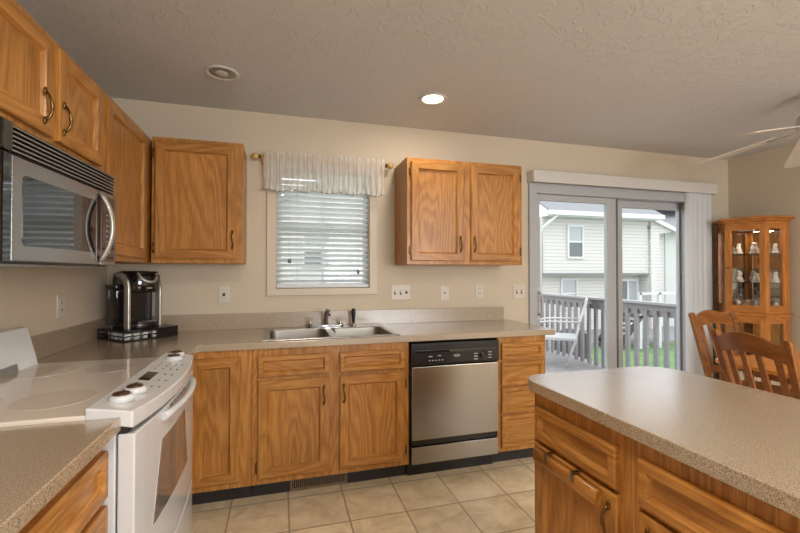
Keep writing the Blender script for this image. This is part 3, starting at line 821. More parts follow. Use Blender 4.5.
# ================================================================== WALL PLATES
def plate(label, cx, cz, w, kinds, left=False, y=None, group=None):
    nm = 'light_switch' if kinds and kinds[0] == 's' else 'wall_outlet'
    if left: t = thing(nm, label, 'switch' if nm == 'light_switch' else 'outlet', (0, y, cz), PI/2)
    else: t = thing(nm, label, 'switch' if nm == 'light_switch' else 'outlet', (cx, 0, cz))
    MB().box(-w/2, w/2, -.006, 0, -.058, .058).build('plate', PLATE, t, bevel=.003)
    n = len(kinds)
    for i, k in enumerate(kinds):
        x = (i-(n-1)/2)*.046
        if k == 's':
            MB().box(x-.005, x+.005, -.014, -.006, -.002, .014).build('toggle', PLATE, t, bevel=.001)
            MB().box(x-.007, x+.007, -.0066, -.0058, -.016, .016).build('toggle_slot', DARK, t)
        elif k == 'o':
            for zz in (-.02, .02):
                r = MB().prism([(x+.016*math.cos(a), 0) for a in (0,)]*0+[(x-.016, -.008), (x+.016, -.008), (x+.016, -.0055), (x-.016, -.0055)], zz-.014, zz+.014).build('receptacle', PLATE, t, bevel=.002)
                MB().box(x-.008, x-.005, -.0088, -.0078, zz-.004, zz+.006).box(x+.005, x+.008, -.0088, -.0078, zz-.004, zz+.006).box(x-.002, x+.002, -.0088, -.0078, zz-.010, zz-.006).build('slots', DARK, r)
        elif k == 'g':
            MB().box(x-.017, x+.017, -.009, -.0055, -.034, .034).build('receptacle', PLATE, t, bevel=.002)
            MB().box(x-.009, x+.009, -.0098, -.0088, -.010, .010).build('reset_button', DARK, t)
        elif k == 'j':
            MB().box(x-.006, x+.006, -.009, -.0055, -.006, .006).build('jack', DARK, t)
    return t
plate('ivory outlet plate on the back wall right of the coffee maker', .704, 1.157, .074, ['g'])
plate('wide ivory plate with two switches and an outlet right of the sink', 1.987, 1.154, .155, ['s', 's', 'g'])
plate('ivory wall plate with a single centre jack, under the right wall cabinet', 2.357, 1.146, .074, ['j'])
plate('ivory duplex outlet plate under the right end of the right wall cabinet', 2.666, 1.158, .074, ['o'])
plate('ivory double switch plate beside the patio door frame', 3.040, 1.146, .116, ['s', 's'])
plate('ivory outlet plate on the left wall beside the range', 0, 1.14, .074, ['o'], left=True, y=-.60)

# ================================================================== WINDOW BLIND, VALANCE, ROD
t = thing('window_blind', 'white horizontal slat blind in the kitchen window', 'blind', (1.395, .04, 1.2))
bx0, bx1 = WX[0]+.006, WX[1]-.006
MB().box(bx0, bx1, .012, .062, 2.01, 2.055).build('headrail', VINYLS, t, world=True, bevel=.002)
m = MB(); z = 1.245; tl = -.46; hw = .024
while z < 2.0:
    dy, dz = hw*math.cos(tl), hw*math.sin(tl); nv = 4
    m.hexa([(bx0, .038-dy, z-dz), (bx1, .038-dy, z-dz), (bx1, .038+dy, z+dz), (bx0, .038+dy, z+dz),
            (bx0, .038-dy, z-dz+.003), (bx1, .038-dy, z-dz+.003), (bx1, .038+dy, z+dz+.003), (bx0, .038+dy, z+dz+.003)])
    z += .0385
m.build('slats', SLATM, t, world=True)
MB().box(bx0-.002, bx1+.002, .004, .060, 1.199, 1.222).build('bottom_rail', VINYLS, t, world=True, bevel=.003)
m = MB()
for x in (1.20, 1.59):
    for y in (.010, .064): m.tube([(x, y, 1.21), (x, y, 2.03)], .0012, 5)
m.build('ladder_cords', GREYW, t, world=True)
for (x, z) in ((1.145, 1.38), (1.652, 1.30)):
    c = MB()
    for dx in (-.006, .006): c.tube([(x+dx, .006, 2.02), (x+dx, .004, z+.03)], .001, 5)
    cc = c.build('pull_cord', GREYW, t, world=True)
    k = MB()
    for dx in (-.006, .006): k.lathe([(.003, .03), (.006, 0), (0, 0)][::-1], (x+dx, .004, z), 8)
    k.build('cord_tassel', DARK, cc, world=True)

t = thing('curtain_rod', 'wooden curtain rod with round finials above the kitchen window', 'curtain rod', (1.397, -.07, 2.125))
MB().tube([(.925, -.07, 2.125), (1.868, -.07, 2.125)], .009, 12).build('rod', WOODBALL, t, world=True)
for x, s_ in ((.905, -1), (1.888, 1)):
    f = MB().sph((x-.006*s_, -.07, 2.125), .024).build('finial', WOODBALL, t, world=True)
    MB().tube([(x-.028*s_, -.07, 2.125), (x-.042*s_, -.07, 2.125)], .014, 12).build('collar', DARK, f, world=True)
    MB().tube([(x-.06*s_, -.07, 2.118), (x-.06*s_, -.035, 2.095), (x-.06*s_, -.002, 2.09)], .010, 8).box(x-.06*s_-.012, x-.06*s_+.012, -.006, 0, 2.05, 2.12).build('bracket', WOODBALL, t, world=True)

t = thing('window_valance', 'gathered sheer white valance hanging over the kitchen window', 'valance', (1.4, -.07, 2.1))
NX = 330; cols = []
rows = [(2.168, .6), (2.150, 1.0), (2.140, .55), (2.112, .55), (2.104, .8), (2.05, 1.1), (1.98, 1.35), (1.935, 1.5), (1.915, 1.6), (1.900, 1.6), (1.885, 1.65)]
rnd = random.Random(3); ph = [rnd.uniform(0, 6.28) for _ in range(6)]
vs = []
for i in range(NX+1):
    u = i/NX; x = .968+u*.868
    wv = .55*math.sin(u*2*PI*24+ph[0]+1.4*math.sin(u*17))+.35*math.sin(u*2*PI*41+ph[1])+.2*math.sin(u*2*PI*11+ph[2])
    for k, (z, am) in enumerate(rows):
        base = -.085 if k not in (0,) else -.078
        zz = z + (.006*math.sin(u*2*PI*33+ph[3]) if k == 0 else 0) + (.007*math.sin(u*2*PI*5+1) if k >= 7 else 0)
        if k == len(rows)-1: zz += .005*abs(math.sin(u*PI*48))
        vs.append((x+.004*math.sin(u*150+k)*am, base+.0075*am*wv*(.45 if k in (2, 3) else 1), zz))
n = len(rows); fs = [(i*n+j, (i+1)*n+j, (i+1)*n+j+1, i*n+j+1) for i in range(NX) for j in range(n-1)]
o = MB()._add(vs, fs, 0, True).build('fabric', SHEER, t, world=True)
m = MB(); m._add([tuple(Vector(v)+Vector((0, -.002, 0))) for i in range(NX+1) for v in vs[i*n+n-3:i*n+n]], [(i*3+j, (i+1)*3+j, (i+1)*3+j+1, i*3+j+1) for i in range(NX) for j in range(2)], 0, True)
m.build('lace_hem', SHEER, t, world=True)
m = MB()
for i in range(0, NX, 1):
    a = Vector(vs[i*n+n-1]); 
    if i % 5 < 2: m.sph((a.x, a.y-.003, a.z+.002), .0035, 6)
m.build('lace_edge', mat('grey_lace_thread', rgb(120, 118, 116), .8), t, world=True)

# ================================================================== PATIO DOOR BLINDS
t = thing('vertical_blind', 'white vertical blind with a boxed valance, stacked right of the patio door', 'blind', (4.2, -.05, 2.1))
m = MB(); m.box(3.126, 5.192, -.096, -.086, 2.078, 2.176); m.box(3.126, 3.136, -.086, 0, 2.078, 2.176); m.box(5.182, 5.192, -.086, 0, 2.078, 2.176); m.box(3.136, 5.182, -.086, -.02, 2.166, 2.176)
m.build('valance', TRIM, t, world=True, bevel=.002)
MB().box(3.16, 5.16, -.062, -.03, 2.125, 2.150).build('headrail', VINYLS, t, world=True)
for i in range(13):
    x = 4.872+.0210*i; a = 1.22+.12*math.sin(i*2.1)
    m = MB(); P = []
    for j in range(7):
        w = (j/6-.5)*.076; bulge = .005*(1-(2*j/6-1)**2)
        P.append((x+w*math.cos(a)-bulge*math.sin(a), -.052-w*math.sin(a)*.75-bulge*math.cos(a)))
    P2 = [(px+.0012*math.sin(a), py+.0012*math.cos(a)) for px, py in P][::-1]
    m.prism(P+P2, .03, 2.128)
    m.build('vane', VINYLS, t, world=True)

# ================================================================== CEILING LIGHTS
def can(name, label, x, y, lit):
    t = thing(name, label, 'ceiling light', (x, y, ZC))
    MB().lathe([(.068, -.0), (.070, -.004), (.088, -.010), (.094, -.004), (.094, 0)], n=36).build('trim_ring', TRIM, t)
    MB().lathe([(.068, -.001), (.066, -.0025), (.03, -.0022), (.0, -.002)], n=36).build('reflector', LAMPBACK if not lit else BULB, t)
    if not lit:
        MB().sph((0, 0, -.004), .035, 14, sc=(1, 1, .25)).build('bulb', mat('unlit_bulb', rgb(190, 184, 176), .3), t)
    return t
can('recessed_light', 'unlit recessed ceiling light above the left window corner', .755, -.565, False)
c2 = can('recessed_light', 'lit warm recessed ceiling light near the right wall cabinet', 2.046, -.565, True)
l = area_light('recessed_lamp', (0, 0, -.012), POW_CAN, .12, WARM); l.parent = c2
# flush lamps added out of view behind the camera for warm light
def flush(x, y, label, p):
    t = thing('added_flush_lamp', label, 'ceiling light', (x, y, ZC))
    MB().lathe([(.20, 0), (.20, -.02), (.185, -.025)], n=32).build('base', TRIM, t)
    MB().lathe([(.185, -.022), (.17, -.06), (.10, -.085), (0, -.092)], n=32).build('glass_bowl', FROST, t)
    l = area_light('flush_fill_light', (0, 0, -.11), p, .36, WARM); l.parent = t
flush(1.3, -2.75, 'added frosted flush ceiling lamp, out of view over the kitchen aisle', POW_FLUSH)
flush(3.9, -3.9, 'added frosted flush ceiling lamp, out of view in the living area', POW_FLUSH*2.1)

# ================================================================== CEILING FAN
fx, fy, fz = 4.34, -1.338, 2.245
t = thing('ceiling_fan', 'white five-blade ceiling fan hanging over the dining table', 'ceiling fan', (fx, fy, fz))
MB().lathe([(.07, ZC-fz), (.068, ZC-fz-.02), (.03, ZC-fz-.05), (.014, ZC-fz-.05)][::-1], n=24).build('canopy', FANW, t)
MB().lathe([(.013, .08), (.013, ZC-fz-.04)], n=14).build('downrod', FANW, t)
MB().lathe([(.0, -.06), (.06, -.055), (.08, -.03), (.09, .0), (.09, .05), (.07, .085), (.02, .095), (0, .095)], n=32).build('motor_housing', FANW, t)
for k in range(5):
    a = math.radians(39+72*k); M = Matrix.Rotation(a, 4, 'Z') @ Matrix.Rotation(.195, 4, 'Y') @ Matrix.Rotation(math.radians(-5), 4, 'X')
    ir = MB(M=M); ir.hexa([(.10, -.018, -.004), (.24, -.035, -.004), (.24, .035, -.004), (.10, .018, -.004), (.10, -.018, .0), (.24, -.035, .0), (.24, .035, .0), (.10, .018, .0)])
    b = MB(M=M); P = [(.19, -.05), (.60, -.064), (.64, -.062), (.665, -.045), (.672, 0), (.665, .045), (.64, .062), (.60, .064), (.19, .05)]
    b.prism(P, 0, .006); bl = b.build('blade', FANW, t)
    ir.build('blade_iron', CHROME, bl)

# ================================================================== DINING TABLE + CHAIRS
t = thing('dining_table', 'honey wood rectangular dining table behind the island', 'table', (4.54, -1.52, 0))
P = []
x0, x1, y0, y1, r = 3.80, 5.05, -1.98, -1.06, .07
for cx, cy, a0 in ((x1-r, y1-r, 0), (x0+r, y1-r, PI/2), (x0+r, y0+r, PI), (x1-r, y0+r, 3*PI/2)):
    for i in range(6): th = a0+PI/2*i/5; P.append((cx+r*math.cos(th), cy+r*math.sin(th)))
TOPM = oak('dining_top_wood', 0, rgb(212, 142, 74), rgb(196, 124, 60), rgb(160, 92, 40), rough=.25)
MB().prism(P, .722, .75).build('tabletop', TOPM, t, world=True, bevel=.005)
MB().cells([4.02, 4.04, 4.93, 4.95], [-1.86, -1.84, -1.20, -1.18], lambda i, j: not (i == 1 and j == 1), .64, .722).build('apron', CHX, t, world=True)
for sx_, sy_ in ((4.54-.18, -1.52), (4.54+.18, -1.52)):
    MB().lathe([(.035, .05), (.055, .12), (.06, .3), (.035, .42), (.05, .5), (.06, .722)], (sx_, sy_, 0), 18).build('column', CHZ, t, world=True)
    MB().tube([(sx_, sy_-.27, .03), (sx_, sy_-.1, .075), (sx_, sy_+.1, .075), (sx_, sy_+.27, .03)], [.028, .035, .035, .028], 8).build('foot', CHX, t, world=True)

def bar(m, p, q, w, d, side, mi=0):
    """straight bar p->q; w along side vector, d along the other normal"""
    p, q, side = Vector(p), Vector(q), Vector(side).normalized(); t_ = (q-p).normalized(); nrm = t_.cross(side).normalized()
    s2 = side*w/2; n2 = nrm*d/2
    m.hexa([p-s2-n2, p+s2-n2, p+s2+n2, p-s2+n2, q-s2-n2, q+s2-n2, q+s2+n2, q-s2+n2], mi)
def chair(label, loc, rz, H=.99):
    t = thing('dining_chair', label, 'chair', loc, rz, 'slat-back dining chairs')
    X = Vector((1, 0, 0))
    def by(z): return .20+.145*max(0, (z-.44)/(H-.44))
    P = [(-.20, -.21), (.20, -.21), (.21, .0), (.185, .20), (-.185, .20), (-.21, .0)]
    MB().prism(P, .435, .462).build('seat', CHX, t, bevel=.006)
    MB().cells([-.185, -.165, .165, .185], [-.19, -.17, .165, .185], lambda i, j: not (i == 1 and j == 1), .385, .435).build('seat_frame', CHX, t)
    for s_ in (-1, 1):
        m = MB(); bar(m, (s_*.175, -.17, 0), (s_*.175, -.17, .40), .038, .038, X); m.build('front_leg', CHZ, t, bevel=.004)
        m = MB(); bar(m, (s_*.185, .245, 0), (s_*.188, .20, .445), .036, .04, X)
        bar(m, (s_*.188, .20, .44), (s_*.208, by(H-.02), H-.02), .040, .030, X)
        m.tube([(s_*.208, by(H-.02)-.014, H-.022), (s_*.208, by(H-.02)+.016, H-.022)], .021, 12)
        m.build('back_post', CHZ, t, bevel=.003)
        m = MB(); bar(m, (s_*.175, -.16, .18), (s_*.185, .21, .18), .018, .026, X); m.build('side_stretcher', CHX, t)
    m = MB(); m.box(-.17, .17, -.015, .01, .17, .19); m.build('cross_stretcher', CHX, t)
    # curved crest rail
    vs = []; n = 16
    for i in range(n+1):
        u = i/n; x = -.195+.39*u; arch = math.sin(PI*u)
        zt = H-.045+.055*arch; zb = H-.125+.030*arch; cy = by(H-.07)+.022*arch
        for (z, dy) in ((zb, -.012), (zb, .012), (zt, .016), (zt, -.008)): vs.append((x, cy+dy+(z-(H-.07))*.26, z))
    fs = [(i*4+j, i*4+(j+1) % 4, (i+1)*4+(j+1) % 4, (i+1)*4+j) for i in range(n) for j in range(4)]+[(3, 2, 1, 0), (n*4, n*4+1, n*4+2, n*4+3)]
    MB()._add(vs, fs).build('crest_rail', CHX, t, bevel=.003)
    m = MB(); zl = .55; m.hexa([(-.185, by(zl)-.010, zl-.025), (.185, by(zl)-.010, zl-.025), (.185, by(zl)+.012, zl-.025), (-.185, by(zl)+.012, zl-.025),
                               (-.188, by(zl)+.003, zl+.025), (.188, by(zl)+.003, zl+.025), (.188, by(zl)+.025, zl+.025), (-.188, by(zl)+.025, zl+.025)])
    m.build('lower_rail', CHX, t, bevel=.002)
    for i in range(4):
        u = (i+.5)/4; x = -.185+.37*u; ar = .022*math.sin(PI*u); m = MB()
        bar(m, (x*.96, by(.57), .57), (x, by(H-.10)+ar, H-.10+.02*math.sin(PI*u)), .034, .010, X); m.build('slat', CHZ, t, bevel=.002)
    return t
def place_from_top(cx, cy, fdx, fdy, H=.99):
    L = math.hypot(fdx, fdy); fdx /= L; fdy /= L
    th = math.atan2(fdx, -fdy)
    return (cx+fdx*.345, cy+fdy*.345, 0), th
l_, a_ = place_from_top(3.436, -1.535, .978, -.207)
chair('reddish wooden slat-back chair closest to the island, its back to it', l_, a_)
l_, a_ = place_from_top(4.478, -.564, -.04, -1)
chair('reddish wooden slat-back chair on the far side of the table by the blinds', l_, a_)

# ================================================================== CURIO CABINET
ax = Vector((.96, .28, 0)).normalized(); rzc = math.atan2(.28, .96)-PI/2
cur = thing('curio_cabinet', 'tall oak curio cabinet with glass sides, beside the right wall', 'cabinet', (5.095, -.405, 0), rzc)
FP = [(-.145, 0), (.145, 0), (.235, .19), (.235, .285), (-.285, .285), (-.285, .20)]
def grow(P, g): return [(x+(g if x > 0 else -g)*(1 if abs(x) > .2 else .6), y-(g if y < .25 else 0)) for x, y in P]
def gframe(p, q, z0, z1, sw, name, par, th=.022, mats=(HZ, HX), midz=None, bot=None, topw=None):
    p = Vector((p[0], p[1], 0)); q = Vector((q[0], q[1], 0)); d = (q-p); Ln = d.length; d.normalize(); nn = Vector((-d.y, d.x, 0))
    M = Matrix(((d.x, nn.x, 0, p.x), (d.y, nn.y, 0, p.y), (0, 0, 1, 0), (0, 0, 0, 1)))
    m = MB(M=M); bz = bot or sw; tz = topw or sw
    m.box(0, sw, 0, th, z0, z1, 0); m.box(Ln-sw, Ln, 0, th, z0, z1, 0); m.box(sw, Ln-sw, 0, th, z0, z0+bz, 1); m.box(sw, Ln-sw, 0, th, z1-tz, z1, 1)
    o = m.build(name, list(mats), par, bevel=.002)
    g = MB(M=M); g.box(sw, Ln-sw, th*.4, th*.4+.004, z0+bz, z1-tz); g.build('glass', GLASS, o)
    return o
for (za, zb, nm) in ((.965, 1.735, 'upper'), (.11, .90, 'lower')):
    fo = gframe(FP[0], FP[1], za, zb, .042, 'door', cur, bot=.05)
    gframe(FP[5], FP[0], za, zb, .040, 'side_panel', cur, bot=.05)
    gframe(FP[1], FP[2], za, zb, .040, 'side_panel', cur, bot=.05)
    MB().sph((-.124, -.012, (za+zb)/2), .010).build('knob', BRASS, fo)
    MB().box(-.275, .225, .262, .266, za, zb).build('back_mirror', MIRROR, cur)
    MB().box(-.285, .235, .267, .285, za, zb).box(-.285, -.272, .205, .267, za, zb).box(.222, .235, .195, .267, za, zb).build('back_panel', HZ, cur)
MB().prism(grow(FP, .0), .06, .11).build('base', HX, cur, bevel=.003)
MB().prism(grow(FP, -.02), 0, .06).build('plinth', HX, cur)
MB().prism(grow(FP, .004), .90, .925).prism(grow(FP, .022), .925, .945).prism(grow(FP, .006), .945, .965).build('waist_moulding', HX, cur, bevel=.004)
MB().prism(grow(FP, .002), 1.735, 1.765).prism(grow(FP, .018), 1.765, 1.785).prism(grow(FP, .036), 1.785, 1.805).build('crown', HX, cur, bevel=.004)
SH = [(-.125, .028), (.125, .028), (.210, .20), (.210, .258), (-.255, .258), (-.255, .21)]
SHG = glassm('green_edge_glass', (.86, .93, .9, 1), 1.45)
for z in (1.215, 1.475, .48): MB().prism(SH, z, z+.006).build('shelf', SHG, cur)
MB().tube([(-.075, .035, 1.690), (.075, .035, 1.690)], .009, 10).build('light_bar', CHROME, cur)
l = area_light('curio_lamp', (0, .07, 1.705), .6, .15, WARM, (0, 0, 0), .02, 'RECTANGLE'); l.parent = cur
# figurines
Rc = Matrix.Rotation(rzc, 4, 'Z')
def cw(lx, ly, z): v = Rc @ Vector((lx, ly, 0)); return (5.095+v.x, -.405+v.y, z)
def figurine(kind, label, lx, ly, z, s=1.0, rz=0.3):
    t = thing('figurine', label, 'figurine', cw(lx, ly, z), rz)
    if kind == 'angel':
        MB().lathe([(.028*s, 0), (.030*s, .006*s), (.026*s, .012*s), (.016*s, .05*s), (.012*s, .068*s), (0, .072*s)], n=14).build('robe', CERAM, t)
        MB().sph((0, 0, .082*s), .016*s).build('head', CERAM, t)
        for a in (-1, 1): MB().sph((a*.02*s, .008*s, .055*s), .018*s, 10, sc=(.8, .3, 1.1)).build('wing', CERAM, t)
    elif kind == 'pair':
        MB().box(-.045*s, .045*s, -.022*s, .022*s, 0, .014*s).build('stand', CERAM, t, bevel=.003)
        for a in (-1, 1):
            b = MB().lathe([(.018*s, .014*s), (.020*s, .03*s), (.012*s, .06*s), (0, .066*s)], (a*.022*s, 0, 0), 12).build('body', CERAM, t)
            MB().sph((a*.020*s, 0, .074*s), .014*s, 10).build('head', CERAM, b)
    elif kind == 'bear':
        MB().sph((0, 0, .026*s), .026*s, 14).build('body', CERAM, t)
        h = MB().sph((0, -.004*s, .064*s), .020*s, 12).build('head', CERAM, t)
        for a in (-1, 1): MB().sph((a*.014*s, 0, .082*s), .008*s, 8).build('ear', CERAM, h)
        for a in (-1, 1): MB().sph((a*.020*s, -.018*s, .010*s), .011*s, 8).build('foot', CERAM, t)
    else:
        MB().lathe([(.020*s, 0), (.022*s, .004*s), (.034*s, .03*s), (.034*s, .045*s), (.026*s, .06*s), (.028*s, .064*s), (.024*s, .064*s), (.022*s, .055*s), (0, .01*s)], n=16).build('vessel', CERAB, t)
        MB().sph((0, 0, .062*s), .018*s, 10).build('flower', CERAM, t)
figurine('angel', 'white winged ceramic figurine at the left of the top curio shelf', -.075, .10, 1.481, 1.0)
figurine('pair', 'white ceramic pair of figures at the right of the top curio shelf', .04, .10, 1.481, 1.15)
figurine('bear', 'small white bear figurine behind the left side glass, top curio shelf', -.20, .19, 1.481, .9)
figurine('angel', 'white winged figurine behind the right side glass, top curio shelf', .165, .17, 1.481, .9)
figurine('bear', 'tall white bear figurine at the left of the middle curio shelf', -.075, .09, 1.221, 1.2)
figurine('pair', 'white ceramic pair of figures at the right of the middle curio shelf', .05, .10, 1.221, 1.0)
figurine('angel', 'white winged figurine behind the right side glass, middle curio shelf', .165, .17, 1.221, 1.0)
figurine('bear', 'grey white bear figurine at the left of the curio cabinet floor', -.085, .09, .965, 1.0)
figurine('pot', 'tan ceramic pot in the middle of the curio cabinet floor', -.02, .12, .965, 1.25)
figurine('bear', 'white bear figurine right of the tan pot, curio cabinet floor', .06, .08, .965, 1.1)
figurine('pot', 'tan ceramic pot behind the right side glass, curio cabinet floor', .165, .17, .965, 1.0)

# ================================================================== OUTSIDE
o = MB().box(-20, 50, .9, 60, -1.7, -1.5).build('ground', LAWN); struct(o); o['label'] = 'green lawn below the deck'
# deck
t = thing('deck', 'grey board deck outside the patio door', 'deck', (4.0, 2.0, -.06))
m = MB(); yy = .16
while yy < 3.9: m.box(2.3, 5.72, yy, yy+.136, -.085, -.06); yy += .142
m.build('deck_boards', DECKM, t, world=True)
MB().box(2.3, 5.72, .16, 3.95, -.28, -.09).build('joist_frame', RAILM, t, world=True)
for x in (2.4, 5.6): MB().box(x-.05, x+.05, 3.8, 3.9, -1.5, -.28).build('post', RAILM, t, world=True)
def railing(label, axis, fixed, a, b):
    t = thing('deck_railing', label, 'railing', (fixed, a, -.06) if axis == 1 else (a, fixed, -.06), 0, None)
    def bx(m, u0, u1, w, z0, z1):
        if axis == 1: m.box(fixed-w/2, fixed+w/2, u0, u1, z0, z1)
        else: m.box(u0, u1, fixed-w/2, fixed+w/2, z0, z1)
        return m
    bx(MB(), a-.02, b+.02, .13, .905, .937).build('cap_rail', RAILC, t, world=True, bevel=.003)
    bx(MB(), a, b, .045, .765, .905).build('rail_board', RAILM, t, world=True)
    n = 1 if axis == 1 else 2
    for i in range(n+1):
        u = a+.045+(b-a-.09)*i/n; bx(MB(), u-.045, u+.045, .092, -.06, .905).build('post', RAILM, t, world=True)
    u = a+.16
    while u < b-.1:
        m = MB()
        if axis == 1: m.box(fixed-.058, fixed-.023, u-.026, u+.026, -.06, .83)
        else: m.box(u-.026, u+.026, fixed-.058, fixed-.023, -.06, .83)
        m.build('baluster', RAILM, t, world=True); u += .145
    return t
railing('grey wooden deck railing running outward right of the patio door', 1, 5.60, .2, 3.84)
railing('grey wooden railing along the far edge of the deck', 0, 3.84, 2.35, 5.50)

# patio chair on deck : faces +y, side on
def patio_chair(label, loc, rz):
    t = thing('patio_chair', label, 'chair', loc, rz)
    m = MB()
    for s_ in (-1, 1):
        x = .25*s_
        m.tube([(x, .03, 0), (x, .10, .22), (x, .16, .42), (x*.95, .20, .62), (x*.92, .30, .97)], .013, 8)      # back leg + back post
        m.tube([(x, -.44, 0), (x, -.42, .30), (x, -.40, .55), (x, -.34, .635), (x, -.20, .655), (x, .22, .66)], .013, 8)  # front leg + arm
        m.tube([(x, -.42, .40), (x, .16, .40)], .012, 8)
    m.tube([(-.27, -.42, .40), (.27, -.42, .40)], .012, 8); m.tube([(-.27, .15, .40), (.27, .15, .40)], .012, 8)
    m.tube([(-.25, .30, .97), (.25, .30, .97)], .013, 8)
    m.build('frame', GREYW, t)
    m = MB(); m.box(-.26, .26, -.42, .15, .405, .43); m.build('seat', SLING, t, bevel=.004)
    m = MB(); m.hexa([(-.25, .155, .46), (.25, .155, .46), (.25, .17, .46), (-.25, .17, .46), (-.24, .28, .96), (.24, .28, .96), (.24, .305, .96), (-.24, .305, .96)])
    m.build('backrest', SLING, t, bevel=.003)
patio_chair('white metal patio armchair seen from the side on the deck', (5.13, 2.10, -.054), math.radians(-129.7))
t = thing('patio_table', 'small white patio table at the left edge of the deck view', 'table', (4.90, 3.15, -.056))
MB().lathe([(.34, .70), (.35, .705), (.35, .725), (.34, .73), (0, .73)], n=32).build('tabletop', GREYW, t)
for k in range(4):
    a = PI/4+k*PI/2; MB().tube([(.26*math.cos(a), .26*math.sin(a), 0), (.20*math.cos(a), .20*math.sin(a), .70)], .014, 8).build('leg', GREYW, t)

# neighbouring house across the lawn
def house_window(par, x0, x1, z0, z1, y, dark_low=True, door=False):
    w = .09; m = MB(); m.cells([x0-w, x0, x1, x1+w], [z0-w, z0, z1, z1+w], lambda i, j: not (i == 1 and j == 1), y-.08, y+.02, plane='xz')
    if door: m.box((x0+x1)/2-.04, (x0+x1)/2+.04, y-.06, y, z0, z1)
    else: m.box(x0, x1, y-.06, y, (z0+z1)/2-.04, (z0+z1)/2+.04)
    f = m.build('window', HOUSETRIM, par, world=True)
    zm = (z0+z1)/2
    m = MB()
    if door: m.box(x0, (x0+x1)/2-.04, y-.03, y+.01, z0, z1, 1); m.box((x0+x1)/2+.04, x1, y-.03, y+.01, z0, z1, 0)
    else: m.box(x0, x1, y-.03, y+.01, z0, zm-.04, 1 if dark_low else 0); m.box(x0, x1, y-.03, y+.01, zm+.04, z1, 0)
    m.build('pane', [WINPANE, WINDARK], f, world=True)
H1 = thing('neighbour_house', 'pale two-storey sided house with grey roof across the lawn', 'house', (16.5, 13.0, -1.5))
MB().box(12.45, 18.45, 13.0, 20, 1.25, 3.80).build('upper_wall', SIDING, H1, world=True)
MB().box(12.65, 18.45, 13.55, 20, -1.5, 1.25).build('lower_wall', SIDING, H1, world=True)
MB().box(12.42, 18.47, 12.97, 13.02, 1.18, 1.27).build('band_board', mat('grey_band', rgb(120, 124, 122), .6), H1, world=True)
MB().extr([(18.45, -1.5), (24, -1.5), (24, 3.3), (19.9, 3.3), (18.7, 3.80), (18.45, 3.80)], 1, 13.4, 20).build('right_wing_wall', SIDING, H1, world=True)
MB().extr([(18.47, -1.5), (19.0, -1.5), (19.0, 3.2), (20.0, 3.3), (18.56, 3.85), (18.47, 3.85)], 1, 12.87, 13.4).build('gable_wall', SIDING, H1, world=True)
MB().box(19.9, 24, 13.35, 13.42, -1.5, 3.3).build('end_wall', mat('bright_siding', rgb(190, 192, 188), .6), H1, world=True)
m = MB(); m.extr([(12.3, 3.92), (20.3, 9.0), (20.3, 9.1), (12.3, 4.02)], 0, 12.3, 18.65)
m.build('roof', ROOF, H1, world=True)
m = MB(); m.extr([(12.9, 3.42), (21, 8.0), (21, 8.1), (12.9, 3.52)], 0, 18.4, 24.5); m.extr([(14.0, 4.6), (21, 9.4), (21, 9.5), (14.0, 4.7)], 0, 18.4, 24.5); m.build('right_roof', ROOF, H1, world=True)
MB().box(12.25, 18.65, 12.25, 12.40, 3.82, 4.02).build('gutter', HOUSETRIM, H1, world=True)
m = MB(); m.hexa([(18.55, 12.7, 3.78), (20.0, 12.7, 3.25), (20.0, 12.85, 3.25), (18.55, 12.85, 3.78), (18.55, 12.7, 3.98), (20.0, 12.7, 3.45), (20.0, 12.85, 3.45), (18.55, 12.85, 3.98)])
m.box(20.0, 24, 12.7, 12.85, 3.25, 3.45); m.build('rake_board', HOUSETRIM, H1, world=True)
MB().box(12.35, 18.45, 12.4, 13.0, 3.78, 3.84).box(19.9, 24, 12.85, 13.4, 3.28, 3.34).build('soffit', HOUSETRIM, H1, world=True)
MB().tube([(12.75, 12.35, 3.85), (12.30, 12.75, 3.30), (12.28, 12.95, 3.05), (12.28, 12.95, -1.4)], .07, 8).build('downspout', HOUSETRIM, H1, world=True)
house_window(H1, 13.80, 14.52, 2.02, 3.40, 13.0)
house_window(H1, 13.86, 14.62, -.35, .92, 13.55)
house_window(H1, 17.15, 18.2, -1.2, .86, 13.55, door=True)
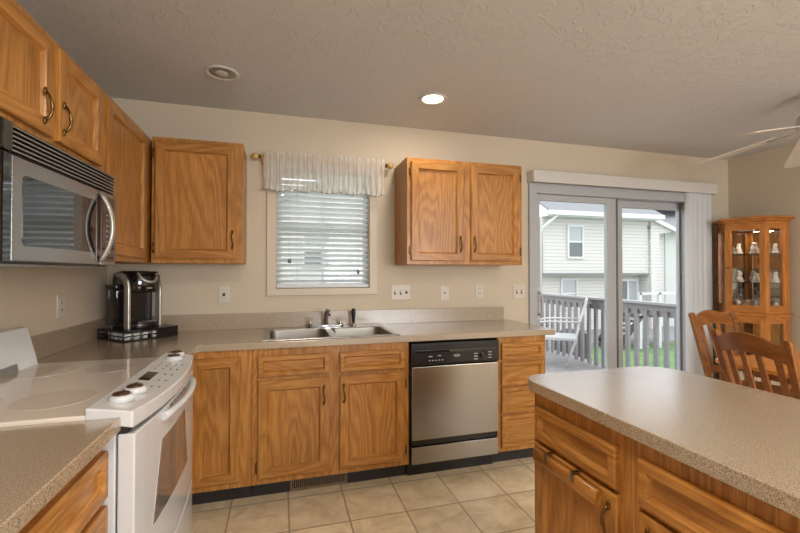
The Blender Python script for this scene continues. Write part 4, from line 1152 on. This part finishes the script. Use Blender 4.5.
# left neighbour, seen in slices through the blind
H2 = thing('neighbour_house', 'pale gabled house beyond the kitchen window blind', 'house', (4.0, 15, -1.5))
MB().extr([(-1, -1.5), (11.6, -1.5), (11.6, 3.0), (5.3, 6.2), (-1, 3.0)], 1, 14, 22).build('wall', SIDING, H2, world=True)
m = MB(); m.extr([(-1.5, 2.75), (5.3, 6.2), (12.1, 2.75), (12.1, 2.95), (5.3, 6.42), (-1.5, 2.95)], 1, 13.6, 22.4); m.build('roof', ROOF, H2, world=True)
house_window(H2, 2.0, 3.0, 1.6, 3.0, 14.0); house_window(H2, 6.0, 7.0, 1.6, 3.0, 14.0); house_window(H2, 3.8, 5.0, -1.0, .6, 14.0)
# dark outdoor stair against the house
S = thing('exterior_stairs', 'dark weathered wooden stairs and landing beside the neighbouring house', 'stairs', (13.2, 9.3, -1.5))
for i in range(7):
    MB().box(12.55+.16*i, 12.85+.16*i, 9.0, 10.0, -1.5+.17*(i+1)-.04, -1.5+.17*(i+1)).build('tread', STAIRM, S, world=True)
for y in (8.97, 10.0):
    m = MB(); m.hexa([(12.5, y, -1.5), (12.8, y, -1.5), (12.8, y+.05, -1.5), (12.5, y+.05, -1.5), (13.65, y, -.31), (13.9, y, -.31), (13.9, y+.05, -.31), (13.65, y+.05, -.31)]); m.build('stringer', STAIRM, S, world=True)
MB().box(13.66, 15.6, 8.97, 10.6, -.36, -.27).build('landing', STAIRM, S, world=True)
for x in (13.7, 14.6, 15.5): MB().box(x, x+.1, 8.98, 9.08, -1.5, .55).build('post', HOUSETRIM, S, world=True)
MB().box(13.66, 15.6, 8.98, 9.04, .48, .56).build('handrail', HOUSETRIM, S, world=True)
o = MB().box(8, 26, 9.9, 13.5, -1.5, -1.46).build('patio_slab', PATIO); tag(o, 'pale concrete patio strip in front of the neighbouring house', 'patio')
t = thing('outdoor_grill', 'dark covered grill standing on the lawn beyond the railing', 'grill', (9.3, 7.2, -1.5))
MB().extr([(8.9, -1.5), (9.75, -1.5), (9.75, -.75), (9.65, -.5), (9.45, -.38), (9.2, -.38), (9.0, -.5), (8.9, -.75)], 1, 6.9, 7.45).build('cover', STAIRM, t, world=True, bevel=.04)
